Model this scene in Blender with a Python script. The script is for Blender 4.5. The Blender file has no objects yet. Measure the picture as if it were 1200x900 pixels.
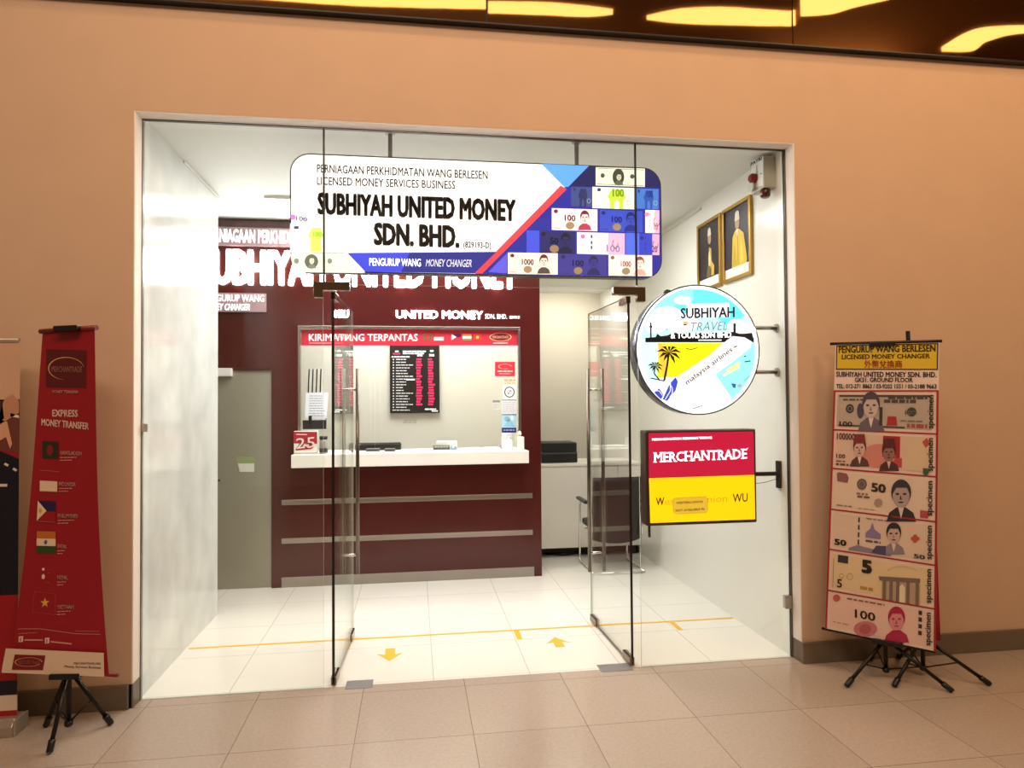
import bpy, math
from mathutils import Vector, Matrix

S = bpy.context.scene
C = S.collection

# ------------------------------------------------------------------ camera
F = 798.26                                   # focal length in pixels of the 1200 px wide frame
CAM = Vector((1.5783, -4.2413, 1.7225))
YAW, PITCH, ROLL = -0.1430, 0.0215, -0.0074
def _axes():
    cy, sy, cp, sp = math.cos(YAW), math.sin(YAW), math.cos(PITCH), math.sin(PITCH)
    f = Vector((-sy*cp, cy*cp, sp)); r = Vector((cy, sy, 0)); u = r.cross(f)
    cr, sr = math.cos(ROLL), math.sin(ROLL)
    return cr*r + sr*u, -sr*r + cr*u, f
RX, UP, FW = _axes()
cam_d = bpy.data.cameras.new('camera'); cam_d.sensor_width = 36; cam_d.lens = F/1200*36
cam_d.clip_start = .05; cam_d.clip_end = 60
cam = bpy.data.objects.new('camera', cam_d); C.objects.link(cam)
cam.matrix_world = Matrix(((RX.x, UP.x, -FW.x, CAM.x), (RX.y, UP.y, -FW.y, CAM.y), (RX.z, UP.z, -FW.z, CAM.z), (0, 0, 0, 1)))
S.camera = cam

# ------------------------------------------------------------------ view, world, large lights
S.view_settings.view_transform = 'Standard'; S.view_settings.look = 'None'
S.view_settings.exposure = 0.0; S.view_settings.gamma = 1.0; S.view_settings.use_curve_mapping = False
S.cycles.max_bounces = 10; S.cycles.transparent_max_bounces = 24; S.cycles.glossy_bounces = 6
S.cycles.sample_clamp_indirect = 6.0
W = bpy.data.worlds.new('world'); S.world = W; W.use_nodes = True
W.node_tree.nodes['Background'].inputs[0].default_value = (1.0, .62, .36, 1)
W.node_tree.nodes['Background'].inputs[1].default_value = 0.20

def area(name, loc, size, energy, color, aim=None):
    d = bpy.data.lights.new(name, 'AREA'); d.shape = 'RECTANGLE'; d.size, d.size_y = size
    d.energy = energy; d.color = color
    o = bpy.data.objects.new(name, d); C.objects.link(o); o.location = loc
    if aim: o.rotation_euler = (Vector(aim)-Vector(loc)).to_track_quat('-Z', 'Y').to_euler()
    return o
WARM = (1.0, .64, .36)
area('mall_light', (2.8, -1.35, 5.5), (6.0, .3), 36, WARM, (2.8, -.1, 2.6))
area('mall_light', (1.4, -3.9, 5.5), (5.0, 1.2), 225, (1.0, .75, .56), (1.6, -.3, .7))
area('mall_light', (6.4, -3.5, 5.5), (1.4, .5), 105, (1.0, .60, .29), (5.6, -.1, 1.9))
area('shop_light', (2.0, 1.2, 3.36), (2.8, 1.1), 94, (1.0, .99, .955), (2.0, 1.2, 0))
area('shop_light', (3.45, 3.95, 3.08), (.7, .7), 19, (1.0, .96, .88), (3.45, 4.7, 0))
area('shop_light', (1.5, 3.1, 3.36), (1.6, .8), 78, (1.0, .985, .95), (1.5, 3.1, 0))

# ------------------------------------------------------------------ pixel -> point on a real plane (camera solution)
def ray(px, py): return FW + RX*((px-600)/F) - UP*((py-450)/F)
def at(px, py, ax, v):
    d = ray(px, py); i = 'xyz'.index(ax)
    return CAM + d*((v-CAM[i])/d[i])

# ------------------------------------------------------------------ materials
def lin(c):
    if isinstance(c, str):
        c = c.lstrip('#'); c = [int(c[i:i+2], 16)/255 for i in (0, 2, 4)]
    return tuple((x/12.92 if x <= .04045 else ((x+.055)/1.055)**2.4) for x in c[:3]) + (1,)
MATS = {}
def mat(name, color, rough=.5, metal=0., emit=0., noise=0., nscale=30., bump=0., spec=.5, coat=0.):
    if name in MATS: return MATS[name]
    m = bpy.data.materials.new(name); m.use_nodes = True; nt = m.node_tree; b = nt.nodes['Principled BSDF']
    c = lin(color)
    b.inputs['Base Color'].default_value = c; b.inputs['Roughness'].default_value = rough
    b.inputs['Metallic'].default_value = metal; b.inputs['Specular IOR Level'].default_value = spec
    b.inputs['Coat Weight'].default_value = coat
    if emit:
        b.inputs['Emission Color'].default_value = c; b.inputs['Emission Strength'].default_value = emit
    if noise or bump:
        n = nt.nodes.new('ShaderNodeTexNoise'); n.inputs['Scale'].default_value = nscale; n.inputs['Detail'].default_value = 4
        g = nt.nodes.new('ShaderNodeNewGeometry'); nt.links.new(g.outputs['Position'], n.inputs['Vector'])
        if noise:
            mx = nt.nodes.new('ShaderNodeMix'); mx.data_type = 'RGBA'
            mx.inputs[6].default_value = tuple(x*(1-noise) for x in c[:3])+(1,)
            mx.inputs[7].default_value = tuple(min(1, x*(1+noise)) for x in c[:3])+(1,)
            nt.links.new(n.outputs['Fac'], mx.inputs[0]); nt.links.new(mx.outputs[2], b.inputs['Base Color'])
        if bump:
            bp = nt.nodes.new('ShaderNodeBump'); bp.inputs['Strength'].default_value = bump; bp.inputs['Distance'].default_value = .01
            nt.links.new(n.outputs['Fac'], bp.inputs['Height']); nt.links.new(bp.outputs['Normal'], b.inputs['Normal'])
    MATS[name] = m; return m

def tile_mat(name, ca, cb, joint, x0, y0, rough, nscale, jw=.004):
    m = bpy.data.materials.new(name); m.use_nodes = True; nt = m.node_tree; b = nt.nodes['Principled BSDF']
    N, L = nt.nodes.new, nt.links.new
    g = N('ShaderNodeNewGeometry'); sx = N('ShaderNodeSeparateXYZ'); L(g.outputs['Position'], sx.inputs[0])
    def mth(op, a, bb=None):
        n = N('ShaderNodeMath'); n.operation = op
        for i, v in enumerate((a, bb)):
            if v is None: continue
            if isinstance(v, (int, float)): n.inputs[i].default_value = v
            else: L(v, n.inputs[i])
        return n.outputs[0]
    def cell(o, off):
        q = mth('DIVIDE', mth('SUBTRACT', o, off-60.), .6)
        fr = mth('FRACT', q); d = mth('MINIMUM', fr, mth('SUBTRACT', 1., fr))
        return mth('FLOOR', q), mth('LESS_THAN', d, jw/.6)
    fx, jx = cell(sx.outputs[0], x0); fy, jy = cell(sx.outputs[1], y0)
    j = mth('MAXIMUM', jx, jy)
    cv = N('ShaderNodeCombineXYZ'); L(fx, cv.inputs[0]); L(fy, cv.inputs[1])
    wn = N('ShaderNodeTexWhiteNoise'); L(cv.outputs[0], wn.inputs['Vector'])
    n1 = N('ShaderNodeTexNoise'); n1.inputs['Scale'].default_value = nscale; n1.inputs['Detail'].default_value = 5
    L(g.outputs['Position'], n1.inputs['Vector'])
    fac = mth('ADD', mth('MULTIPLY', n1.outputs['Fac'], .8), mth('MULTIPLY', wn.outputs['Value'], .25))
    mx = N('ShaderNodeMix'); mx.data_type = 'RGBA'; mx.inputs[6].default_value = lin(ca); mx.inputs[7].default_value = lin(cb)
    L(fac, mx.inputs[0])
    m2 = N('ShaderNodeMix'); m2.data_type = 'RGBA'; L(j, m2.inputs[0]); L(mx.outputs[2], m2.inputs[6]); m2.inputs[7].default_value = lin(joint)
    L(m2.outputs[2], b.inputs['Base Color']); b.inputs['Roughness'].default_value = rough
    return m

def glass_mat(name, tint, amt=1.0):
    m = bpy.data.materials.new(name); m.use_nodes = True; nt = m.node_tree
    for n in list(nt.nodes): nt.nodes.remove(n)
    N, L = nt.nodes.new, nt.links.new
    out = N('ShaderNodeOutputMaterial'); t = N('ShaderNodeBsdfTransparent'); gl = N('ShaderNodeBsdfGlossy'); mx = N('ShaderNodeMixShader')
    t.inputs[0].default_value = tint+(1,); gl.inputs['Roughness'].default_value = 0.0; gl.inputs[0].default_value = (.95, .97, .95, 1)
    lw = N('ShaderNodeLayerWeight'); lw.inputs['Blend'].default_value = .5
    p = N('ShaderNodeMath'); p.operation = 'POWER'; L(lw.outputs['Facing'], p.inputs[0]); p.inputs[1].default_value = 5
    a = N('ShaderNodeMath'); a.operation = 'MULTIPLY_ADD'; L(p.outputs[0], a.inputs[0]); a.inputs[1].default_value = .96*amt; a.inputs[2].default_value = .04*amt
    L(a.outputs[0], mx.inputs[0]); L(t.outputs[0], mx.inputs[1]); L(gl.outputs[0], mx.inputs[2]); L(mx.outputs[0], out.inputs[0])
    return m

GLASS = glass_mat('clear_glass', (.985, .995, .985))
EDGE = mat('glass_edge', '#c9d6c9', .2)
JOINT = mat('black_silicone', '#0d0c0b', .4)
STEEL = mat('brushed_steel', '#a9a299', .28, 1.0)
DSTEEL = mat('dark_steel', '#4c4238', .22, 1.0)
CHROME = mat('chrome', '#d8d6d2', .08, 1.0)
BLACK = mat('black_plastic', '#0e0d0d', .4)
BLACKM = mat('black_metal', '#15110f', .38, .3)
WHITE = mat('white_plastic', '#eceae4', .35)
RED = mat('maroon_laminate', '#491714', .14, spec=.5, noise=.08, nscale=8)
PLASTER = mat('mall_plaster', '#cfb096', .85, noise=.05, nscale=5, bump=.06)
JAMB = mat('jamb_plaster', '#efe8e0', .7, noise=.03)
WWALL = mat('white_gloss_wall', '#e6e4dc', .2, noise=.02, nscale=1.2)
WMARB = mat('white_marble', '#d6d8d4', .12, noise=.32, nscale=3.0)
CREAM = mat('cream_wall', '#ddd6c4', .7, noise=.02)
CEIL = mat('ceiling_paint', '#e4e5e0', .75, noise=.01)
BASEB = mat('taupe_skirting', '#6f6150', .4, noise=.1, nscale=12)
MFLOOR = tile_mat('mall_tiles', '#9b8d81', '#bcada0', '#7e7268', .674, -.112, .2, 55, .0022)
SFLOOR = tile_mat('shop_tiles', '#dfdbd2', '#ebe8e0', '#b4afa5', .49, .62, .12, 3, .0022)
MIRROR = mat('bronze_mirror', '#94714c', .03, 1.0, bump=.05, nscale=.9)
MDARK = mat('dark_mall_ceiling', '#8a6a4c', .8)

# ------------------------------------------------------------------ mesh building
class MB:
    def __init__(s): s.v = []; s.f = []; s.m = []
    def add(s, vs, fs, m=0):
        k = len(s.v); s.v += [Vector(p) for p in vs]
        for f in fs: s.f.append([k+i for i in f]); s.m.append(m)
    def box(s, x0, x1, y0, y1, z0, z1, m=0):
        s.add([(x, y, z) for z in (z0, z1) for y in (y0, y1) for x in (x0, x1)],
              [(0, 2, 3, 1), (4, 5, 7, 6), (0, 1, 5, 4), (2, 6, 7, 3), (0, 4, 6, 2), (1, 3, 7, 5)], m); return s
    def obox(s, o, ax, ay, az, m=0):       # box from a corner and three edge vectors
        o, ax, ay, az = map(Vector, (o, ax, ay, az))
        s.add([o+i*ax+j*ay+k*az for k in (0, 1) for j in (0, 1) for i in (0, 1)],
              [(0, 2, 3, 1), (4, 5, 7, 6), (0, 1, 5, 4), (2, 6, 7, 3), (0, 4, 6, 2), (1, 3, 7, 5)], m); return s
    def tube(s, pts, r, n=12, m=0, r2=None):
        pts = [Vector(p) for p in pts]; rings = []
        prev = None
        for i, p in enumerate(pts):
            t = (pts[min(i+1, len(pts)-1)]-pts[max(i-1, 0)]).normalized()
            if prev is None:
                a = t.orthogonal().normalized()
            else:
                a = (prev-t*prev.dot(t)).normalized()
            prev = a; b = t.cross(a)
            rr = r if r2 is None else r+(r2-r)*i/(len(pts)-1)
            rings.append([p+rr*(math.cos(2*math.pi*k/n)*a+math.sin(2*math.pi*k/n)*b) for k in range(n)])
        vs = [q for rg in rings for q in rg]; fs = []
        for i in range(len(rings)-1):
            for k in range(n):
                fs.append((i*n+k, i*n+(k+1) % n, (i+1)*n+(k+1) % n, (i+1)*n+k))
        fs.append(tuple(range(n-1, -1, -1))); fs.append(tuple((len(rings)-1)*n+k for k in range(n)))
        s.add(vs, fs, m); return s
    def lathe(s, prof, c, n=24, m=0, axis='z'):
        c = Vector(c); vs = []
        for r, h in prof:
            for k in range(n):
                a = 2*math.pi*k/n; ca, sa = r*math.cos(a), r*math.sin(a)
                vs.append(c+{'z': Vector((ca, sa, h)), 'y': Vector((ca, h, sa)), 'x': Vector((h, ca, sa))}[axis])
        fs = []
        for i in range(len(prof)-1):
            for k in range(n): fs.append((i*n+k, i*n+(k+1) % n, (i+1)*n+(k+1) % n, (i+1)*n+k))
        fs.append(tuple(range(n-1, -1, -1))); fs.append(tuple((len(prof)-1)*n+k for k in range(n)))
        s.add(vs, fs, m); return s
    def prism(s, poly, d, m=0):            # 3-D outline extruded by vector d
        poly = [Vector(p) for p in poly]; d = Vector(d); n = len(poly)
        s.add(poly+[p+d for p in poly], [tuple(range(n-1, -1, -1)), tuple(range(n, 2*n))]+[(i, (i+1) % n, n+(i+1) % n, n+i) for i in range(n)], m); return s

ORG = {}
def org(o): return ORG.get(o.name, Vector((0, 0, 0)))
def obj(name, mb, mats, parent=None, origin=None, bevel=0., smooth=False):
    if not isinstance(mats, (list, tuple)): mats = [mats]
    if parent: o0 = org(parent)
    elif origin is not None: o0 = Vector(origin)
    else:
        lo = [min(p[i] for p in mb.v) for i in range(3)]; hi = [max(p[i] for p in mb.v) for i in range(3)]
        o0 = Vector(((lo[0]+hi[0])/2, (lo[1]+hi[1])/2, lo[2]))
    me = bpy.data.meshes.new(name); me.from_pydata([p-o0 for p in mb.v], [], mb.f)
    for m in mats: me.materials.append(m)
    me.polygons.foreach_set('material_index', mb.m)
    import bmesh
    bm = bmesh.new(); bm.from_mesh(me); 
    if not isinstance(mb, Art): bmesh.ops.recalc_face_normals(bm, faces=bm.faces)
    bm.to_mesh(me); bm.free()
    if smooth:
        for p in me.polygons: p.use_smooth = len(p.vertices) <= 4
    o = bpy.data.objects.new(name, me); C.objects.link(o); ORG[o.name] = o0
    if parent: o.parent = parent
    else: o.location = o0
    if bevel:
        b = o.modifiers.new('bevel', 'BEVEL'); b.width = bevel; b.segments = 2; b.limit_method = 'ANGLE'; b.angle_limit = .7
        b.harden_normals = False
    return o
def thing(name, loc, label, cat, group=None):
    o = bpy.data.objects.new(name, None); C.objects.link(o); o.location = loc; ORG[o.name] = Vector(loc)
    o.empty_display_size = .1
    return tag(o, label, cat, group)
def tag(o, label, cat, group=None):
    o['label'] = label; o['category'] = cat
    if group: o['group'] = group
    return o
def struct(name, mb, mats, **k):
    o = obj(name, mb, mats, **k); o['kind'] = 'structure'; return o

# printed artwork: thin layers of polygons lying on a real surface; outlines are given as photo points and carried onto that surface
GLY = {}
def glyphs(s, bold, ital):
    k = (s, bold, ital)
    if k in GLY: return GLY[k]
    cu = bpy.data.curves.new('t', 'FONT'); cu.body = s; cu.resolution_u = 2; cu.shear = ital
    o = bpy.data.objects.new('t', cu); C.objects.link(o)
    dg = bpy.context.evaluated_depsgraph_get(); e = o.evaluated_get(dg); me = e.to_mesh()
    r = ([(v.co.x, v.co.y) for v in me.vertices], [tuple(p.vertices) for p in me.polygons])
    if bold:                                   # heavier weight: overlapping copies of the outline
        v0, f0 = r; v1, f1 = [], []
        for dx, dy in ((0, 0), (-1, 0), (1, 0), (-.75, -.6), (.75, -.6), (-.75, .6), (.75, .6)):
            k0 = len(v1); v1 += [(x+dx*bold, y+dy*bold) for x, y in v0]; f1 += [tuple(k0+i for i in q) for q in f0]
        r = (v1, f1)
    e.to_mesh_clear(); bpy.data.objects.remove(o); bpy.data.curves.remove(cu)
    GLY[k] = r; return r
CAPH = max(v[1] for v in glyphs('H', 0., 0.)[0])
class Art(MB):
    def __init__(s, mapf, nrm, step=.0008):
        super().__init__(); s.mapf = mapf; s.n = nrm; s.step = step
    def _p(s, q, layer):
        P = s.mapf(*q); n = s.n(*q) if callable(s.n) else s.n
        return P+n*(s.step*layer)
    def poly(s, pts, m, layer=1): s.add([s._p(q, layer) for q in pts], [tuple(range(len(pts)))], m)
    def grid(s, c, m, layer=1, nu=1, nv=1):        # four corners TL TR BR BL
        tl, tr, br, bl = c; vs = []
        for j in range(nv+1):
            for i in range(nu+1):
                u, v = i/nu, j/nv
                vs.append(s._p(tuple((tl[k]*(1-u)+tr[k]*u)*(1-v)+(bl[k]*(1-u)+br[k]*u)*v for k in (0, 1)), layer))
        s.add(vs, [(j*(nu+1)+i, (j+1)*(nu+1)+i, (j+1)*(nu+1)+i+1, j*(nu+1)+i+1) for j in range(nv) for i in range(nu)], m)
    def rect(s, x0, y0, x1, y1, m, layer=1, sl=0., nu=1, nv=1):   # sl: slope of the horizontal edges
        d = (x1-x0)*sl
        s.grid([(x0, y0), (x1, y0+d), (x1, y1+d), (x0, y1)], m, layer, nu, nv)
    def ell(s, cx, cy, rx, ry, m, layer=1, n=20, a0=0, a1=360, rot=0):
        cr, sr = math.cos(math.radians(rot)), math.sin(math.radians(rot)); ps = []
        full = a1-a0 >= 360
        for k in range(n if full else n+1):
            a = math.radians(a0+(a1-a0)*k/n); x, y = rx*math.cos(a), -ry*math.sin(a)
            ps.append((cx+x*cr+y*sr, cy-x*sr+y*cr))
        s.poly(ps, m, layer)
    def ring(s, cx, cy, rx, ry, w, m, layer=1, n=28, a0=0, a1=360, rot=0, taper=False):
        cr, sr = math.cos(math.radians(rot)), math.sin(math.radians(rot)); o = []
        for k in range(n+1):
            a = math.radians(a0+(a1-a0)*k/n); ww = w*(math.sin(math.pi*k/n)*.8+.2) if taper else w
            for q in (1., 1.-ww/max(rx, ry)):
                x, y = rx*q*math.cos(a), -ry*q*math.sin(a); o.append((cx+x*cr+y*sr, cy-x*sr+y*cr))
        for k in range(n): s.poly([o[2*k], o[2*k+1], o[2*k+3], o[2*k+2]], m, layer)
    def line(s, pts, w, m, layer=1):
        for (x0, y0), (x1, y1) in zip(pts, pts[1:]):
            l = math.hypot(x1-x0, y1-y0) or 1; nx, ny = -(y1-y0)/l*w/2, (x1-x0)/l*w/2
            s.poly([(x0+nx, y0+ny), (x1+nx, y1+ny), (x1-nx, y1-ny), (x0-nx, y0-ny)], m, layer)
    def text(s, t, p0, p1, h, m, layer=2, bold=0., ital=0., up=None):
        v, f = glyphs(t, bold, ital)
        if not v: return
        x0 = min(q[0] for q in v); x1 = max(q[0] for q in v)
        e = (p1[0]-p0[0], p1[1]-p0[1]); up = up or (0, -1)
        k = h/CAPH
        vs = []
        for x, y in v:
            u = (x-x0)/(x1-x0)
            vs.append(s._p((p0[0]+u*e[0]+up[0]*y*k, p0[1]+u*e[1]+up[1]*y*k), layer))
        s.add(vs, f, m)
    def bust(s, cx, cy, h, skin, hair, coat, layer=3, hat=None, white=None):   # generic head and shoulders, cy = chin
        w = h*.36
        s.poly([(cx-w*1.55, cy+h*.62), (cx-w*1.25, cy+h*.28), (cx-w*.5, cy+h*.08), (cx+w*.5, cy+h*.08), (cx+w*1.25, cy+h*.28), (cx+w*1.55, cy+h*.62)], coat, layer)
        if white is not None: s.poly([(cx-w*.3, cy+h*.08), (cx+w*.3, cy+h*.08), (cx, cy+h*.5)], white, layer+1)
        s.ell(cx, cy-h*.50, w*1.04, h*.5, hair, layer+1)
        s.ell(cx, cy-h*.38, w*.88, h*.46, skin, layer+2)
        s.poly([(cx-w*.9, cy-h*.42), (cx-w*.85, cy-h*.8), (cx, cy-h*1.0), (cx+w*.85, cy-h*.8), (cx+w*.9, cy-h*.42), (cx+w*.6, cy-h*.68), (cx-w*.5, cy-h*.68)], hair, layer+3)
        for sx in (-.38, .38):
            s.ell(cx+sx*w, cy-h*.44, w*.2, h*.045, hair, layer+3, 8)
        s.poly([(cx-w*.05, cy-h*.42), (cx+w*.1, cy-h*.22), (cx-w*.12, cy-h*.22)], coat, layer+3)
        s.ell(cx, cy-h*.12, w*.3, h*.03, hair, layer+3, 8)
        if hat is not None: s.poly([(cx-w, cy-h*.66), (cx-w*.8, cy-h*1.18), (cx+w*.8, cy-h*1.18), (cx+w, cy-h*.66)], hat, layer+4)
    def flower(s, cx, cy, r, m, layer=3):
        for k in range(4):
            s.ell(cx+r*.5*math.cos(k*math.pi/2), cy+r*.5*math.sin(k*math.pi/2), r*.5, r*.5, m, layer, 10)
def plane_y(Y, n=Vector((0, -1, 0)), **k): return Art(lambda x, y: at(x, y, 'y', Y), n, **k)
def plane_x(X, n=Vector((-1, 0, 0)), **k): return Art(lambda x, y: at(x, y, 'x', X), n, **k)
def plane_z(Z, **k): return Art(lambda x, y: at(x, y, 'z', Z), Vector((0, 0, 1)), **k)

class Pal(list):
    """material list with index lookup"""
    def __init__(s, pre, emit=0., rough=.5): super().__init__(); s.pre = pre; s.e = emit; s.r = rough; s.ix = {}
    def __call__(s, col, e=None):
        e = s.e if e is None else e; k = (col, e)
        if k not in s.ix:
            s.ix[k] = len(s); s.append(mat(f"{s.pre}_{col.lstrip('#')}_{int(e*100)}", col, s.r, emit=e))
        return s.ix[k]

# ================================================================== SETTING
XW, ZT, ZC = 4.046, 3.3875, 3.40            # opening width, opening height, shop ceiling
YF = -.112                                   # face of the mall wall
struct('floor', MB().box(-5, 11, -10, -.004, -.1, 0), MFLOOR)
struct('floor_shop', MB().box(-1.6, XW+.12, -.004, 6.5, -.1, 0), SFLOOR)
w = MB().box(-5, 0, YF, 0, 0, 4.6).box(XW+.012, 11, YF, 0, 0, 4.6).box(0, XW+.012, YF, 0, ZT, 4.6)
struct('wall_front', w, PLASTER)
struct('trim_1', MB().box(.0, .006, YF+.002, -.012, 0, ZT).box(XW+.006, XW+.012, YF+.002, -.012, 0, ZT).box(.006, XW+.006, YF+.002, -.012, ZT-.006, ZT), JAMB)
struct('trim_2', MB().box(.006, .011, -.012, .014, 0, ZT-.006).box(XW-.003, XW+.006, -.012, .014, 0, ZT-.006).box(.011, XW-.003, -.012, .014, ZT-.011, ZT-.006), mat('grey_channel', '#6a645c', .35, .5))
struct('baseboard_left', MB().prism([(-5, YF, 0), (-5, YF-.02, 0), (-.012, YF-.02, 0), (-.012, -.014, 0), (.008, -.014, 0), (.008, YF, 0)], (0, 0, .135)), BASEB, bevel=.003)
struct('baseboard_right', MB().prism([(XW+.004, -.014, 0), (XW+.004, YF-.022, 0), (11, YF-.022, 0), (11, YF, 0), (XW+.02, YF, 0), (XW+.02, -.014, 0)], (0, 0, .135)), BASEB, bevel=.003)
struct('wall_left', MB().box(-.12, 0, 0, 1.58, 0, ZC), WMARB)
struct('wall_right', MB().box(XW, XW+.12, 0, 4.7, 0, ZC), WWALL)
struct('wall_back', MB().box(-1.6, XW, 4.6, 4.7, 0, ZC), CREAM)
struct('wall_side', MB().box(-1.6, -1.5, 0, 4.6, 0, ZC), WWALL)
struct('ceiling', MB().box(-1.6, XW+.12, 0, 6.5, ZC, ZC+.1), CEIL)
struct('trim_15', MB().box(2.80, XW, 3.3, 4.6, 3.12, ZC), CEIL)
struct('ceiling_mall', MB().box(-5, 11, -10, -.0, 5.6, 5.7), MDARK)

# bronze mirror fascia above the wall, three panels in view
PX = [-4.2, -1.9, .02, 2.027, 4.032, 6.04, 8.1]
for i in range(len(PX)-1):
    tl = (-1, 1, -.6, .8, -1, .5)[i]*.004
    m = MB().obox((PX[i]+.004, YF-.05-tl, 4.014), (PX[i+1]-PX[i]-.008, 2*tl, 0), (0, .012, 0), (0, 0, .9))
    struct(f'trim_{i+3}', m, MIRROR)
struct('trim_9', MB().box(-4.2, 8.1, YF-.056, YF, 4.006, 4.014).box(-4.2, 8.1, YF-.034, YF, 4.014, 4.6), BLACKM)

# curved warm light coves in the mall ceiling (seen mirrored in the fascia)
COVE = mat('cove_light', '#ffdfa8', .5, emit=7.)
COVE2 = mat('cove_light_soft', '#ffb060', .5, emit=1.2)
def cove(n, top, bot, mt):
    def hit(px, py):
        Q = at(px, py, 'y', YF-.05); d = Q-CAM; d.y = -d.y
        return Q+d*((5.58-Q.z)/d.z)
    def smooth(q):
        o = []
        for i in range(len(q)-1):
            p0, p1, p2, p3 = q[max(i-1, 0)], q[i], q[i+1], q[min(i+2, len(q)-1)]
            for k in range(6):
                t = k/6
                o.append(tuple(.5*(2*p1[c]+(p2[c]-p0[c])*t+(2*p0[c]-5*p1[c]+4*p2[c]-p3[c])*t*t+(3*p1[c]-p0[c]-3*p2[c]+p3[c])*t**3) for c in (0, 1)))
        return o+[q[-1]]
    a = [hit(*p) for p in smooth(top)]; b = [hit(*p) for p in smooth(bot)]; m = MB()
    m.prism(a+b[::-1], (0, 0, .019)); struct(n, m, mt)
cove('trim_10', [(-80, -38), (60, -30), (180, -18), (300, -9), (420, -6), (568, -2)], [(-80, -22), (60, -14), (180, -6), (300, -1), (420, 7), (568, 11)], COVE)
cove('trim_11', [(574, 4), (640, 5), (690, 9), (720, 13)], [(574, 16), (640, 18), (690, 20), (720, 17)], COVE)
cove('trim_12', [(760, 20), (800, 12), (850, 10), (930, 14)], [(760, 23), (800, 27), (850, 29), (930, 30)], COVE)
cove('trim_13', [(936, 1), (970, -2), (1000, -8), (1040, -18)], [(936, 19), (970, 17), (1000, 9), (1040, 0)], COVE)
cove('trim_14', [(1100, 58), (1125, 43), (1150, 35), (1200, 33), (1300, 36)], [(1100, 61), (1135, 61), (1155, 49), (1200, 40), (1300, 44)], COVE)

# ================================================================== GLASS FRONT
def pane(x0, x1, z0, z1): return MB().box(x0, x1, -.006, .006, z0, z1)
def pane_obj(name, x0, x1, z0, z1):
    m = pane(x0, x1, z0, z1); m.m = [0]*6
    for i, k in enumerate(m.m):
        zs = [m.v[j] for j in m.f[i]]
        if max(p.y for p in zs)-min(p.y for p in zs) > .001: m.m[i] = 1
    return struct(name, m, [GLASS, EDGE])
w1 = pane_obj('window_1', .011, 1.036, .002, ZT-.011)
w2 = pane_obj('window_2', 3.014, XW-.003, .002, ZT-.011)
w3 = pane_obj('window_3', 1.044, 3.006, 2.425, ZT-.011)
obj('joint', MB().box(1.035, 1.046, -.006, .006, 2.44, ZT-.011), JOINT, w1)
obj('joint', MB().box(3.004, 3.015, -.006, .006, 2.45, ZT-.011), JOINT, w2)
def patch(sgn, cx, par):
    # L shaped patch fitting clamping fixed pane, overpanel and door
    x = lambda d: cx+sgn*d
    prof = [(-.06, 2.342), (-.004, 2.342), (-.004, 2.386), (.155, 2.386), (.155, 2.438), (-.06, 2.438)]
    o = obj('patch_fitting', MB().prism([(x(d), -.022, z) for d, z in prof], (0, .044, 0)), mat('patch_steel', '#8a7a66', .16, 1.0), par, bevel=.004)
    o['label'] = 'L-shaped polished metal patch fitting'
patch(1, 1.040, w1); patch(-1, 3.003, w2)
obj('clamp', MB().box(.008, .036, -.014, .014, 1.545, 1.592), STEEL, w1, bevel=.002)
obj('lock', MB().box(XW-.045, XW, -.016, .02, .32, .405), STEEL, w2, bevel=.003)

def glass_door(n, hinge, free, hz0, hz1, cz):
    h = Vector((hinge[0], hinge[1], 0)); f = Vector((free[0], free[1], 0)); d = (f-h).normalized(); p = Vector((-d.y, d.x, 0)); L = (f-h).length
    m = MB().obox(h+p*-.008+Vector((0, 0, .012)), d*L, p*.016, (0, 0, 2.366)); m.m = [1]*6
    for i in range(6):
        vs = [m.v[j] for j in m.f[i]]
        if abs(sum((v-h).dot(p) for v in vs)/4) > .007: m.m[i] = 0
        elif sum((v-h).dot(d) for v in vs)/4 > L-.01: m.m[i] = 2
    o = struct(n, m, [GLASS, mat('door_edge', '#0a0908', .4), EDGE], origin=h)
    for a in (0, L-.15):
        obj('patch_fitting', MB().obox(h+d*a-p*.016+Vector((0, 0, .006)), d*.15, p*.032, (0, 0, .052)), mat('patch_steel', '#8a7a66', .16, 1.0), o, bevel=.004)
    obj('patch_fitting', MB().obox(h-p*.016+Vector((0, 0, 2.335)), d*.15, p*.032, (0, 0, .045)), mat('patch_steel', '#8a7a66', .16, 1.0), o, bevel=.004)
    c = h+d*(L-.15)
    for sg in (-1, 1):
        hb = obj('handle_bar', MB().tube([c+p*sg*.056+Vector((0, 0, z)) for z in (hz0, hz1)],   .0135, 14), mat('handle_steel', '#71685e', .3, 1.0), o, smooth=True)
    for z in cz:
        obj('handle_spacer', MB().tube([c-p*.056+Vector((0, 0, z)), c+p*.056+Vector((0, 0, z))], .0095, 12), CHROME, o, smooth=True)
    return o
glass_door('door_1', (1.092, .005), (1.128, .89), .485, 1.945, (1.795, .62))
glass_door('door_2', (2.955, .005), (2.93, .915), .42, 1.945, (1.785, .56))
for x0, x1, lb in ((1.165, 1.325, 'stainless floor spring plate at the foot of the left glass door'), (2.735, 2.945, 'stainless floor spring plate at the foot of the right glass door')):
    tag(obj('floor_plate', MB().box(x0, x1, -.05, .068, 0, .003), mat('plate_steel', '#8c8b8c', .35, .35), bevel=.001), lb, 'floor plate', 'door floor plates')

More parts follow.
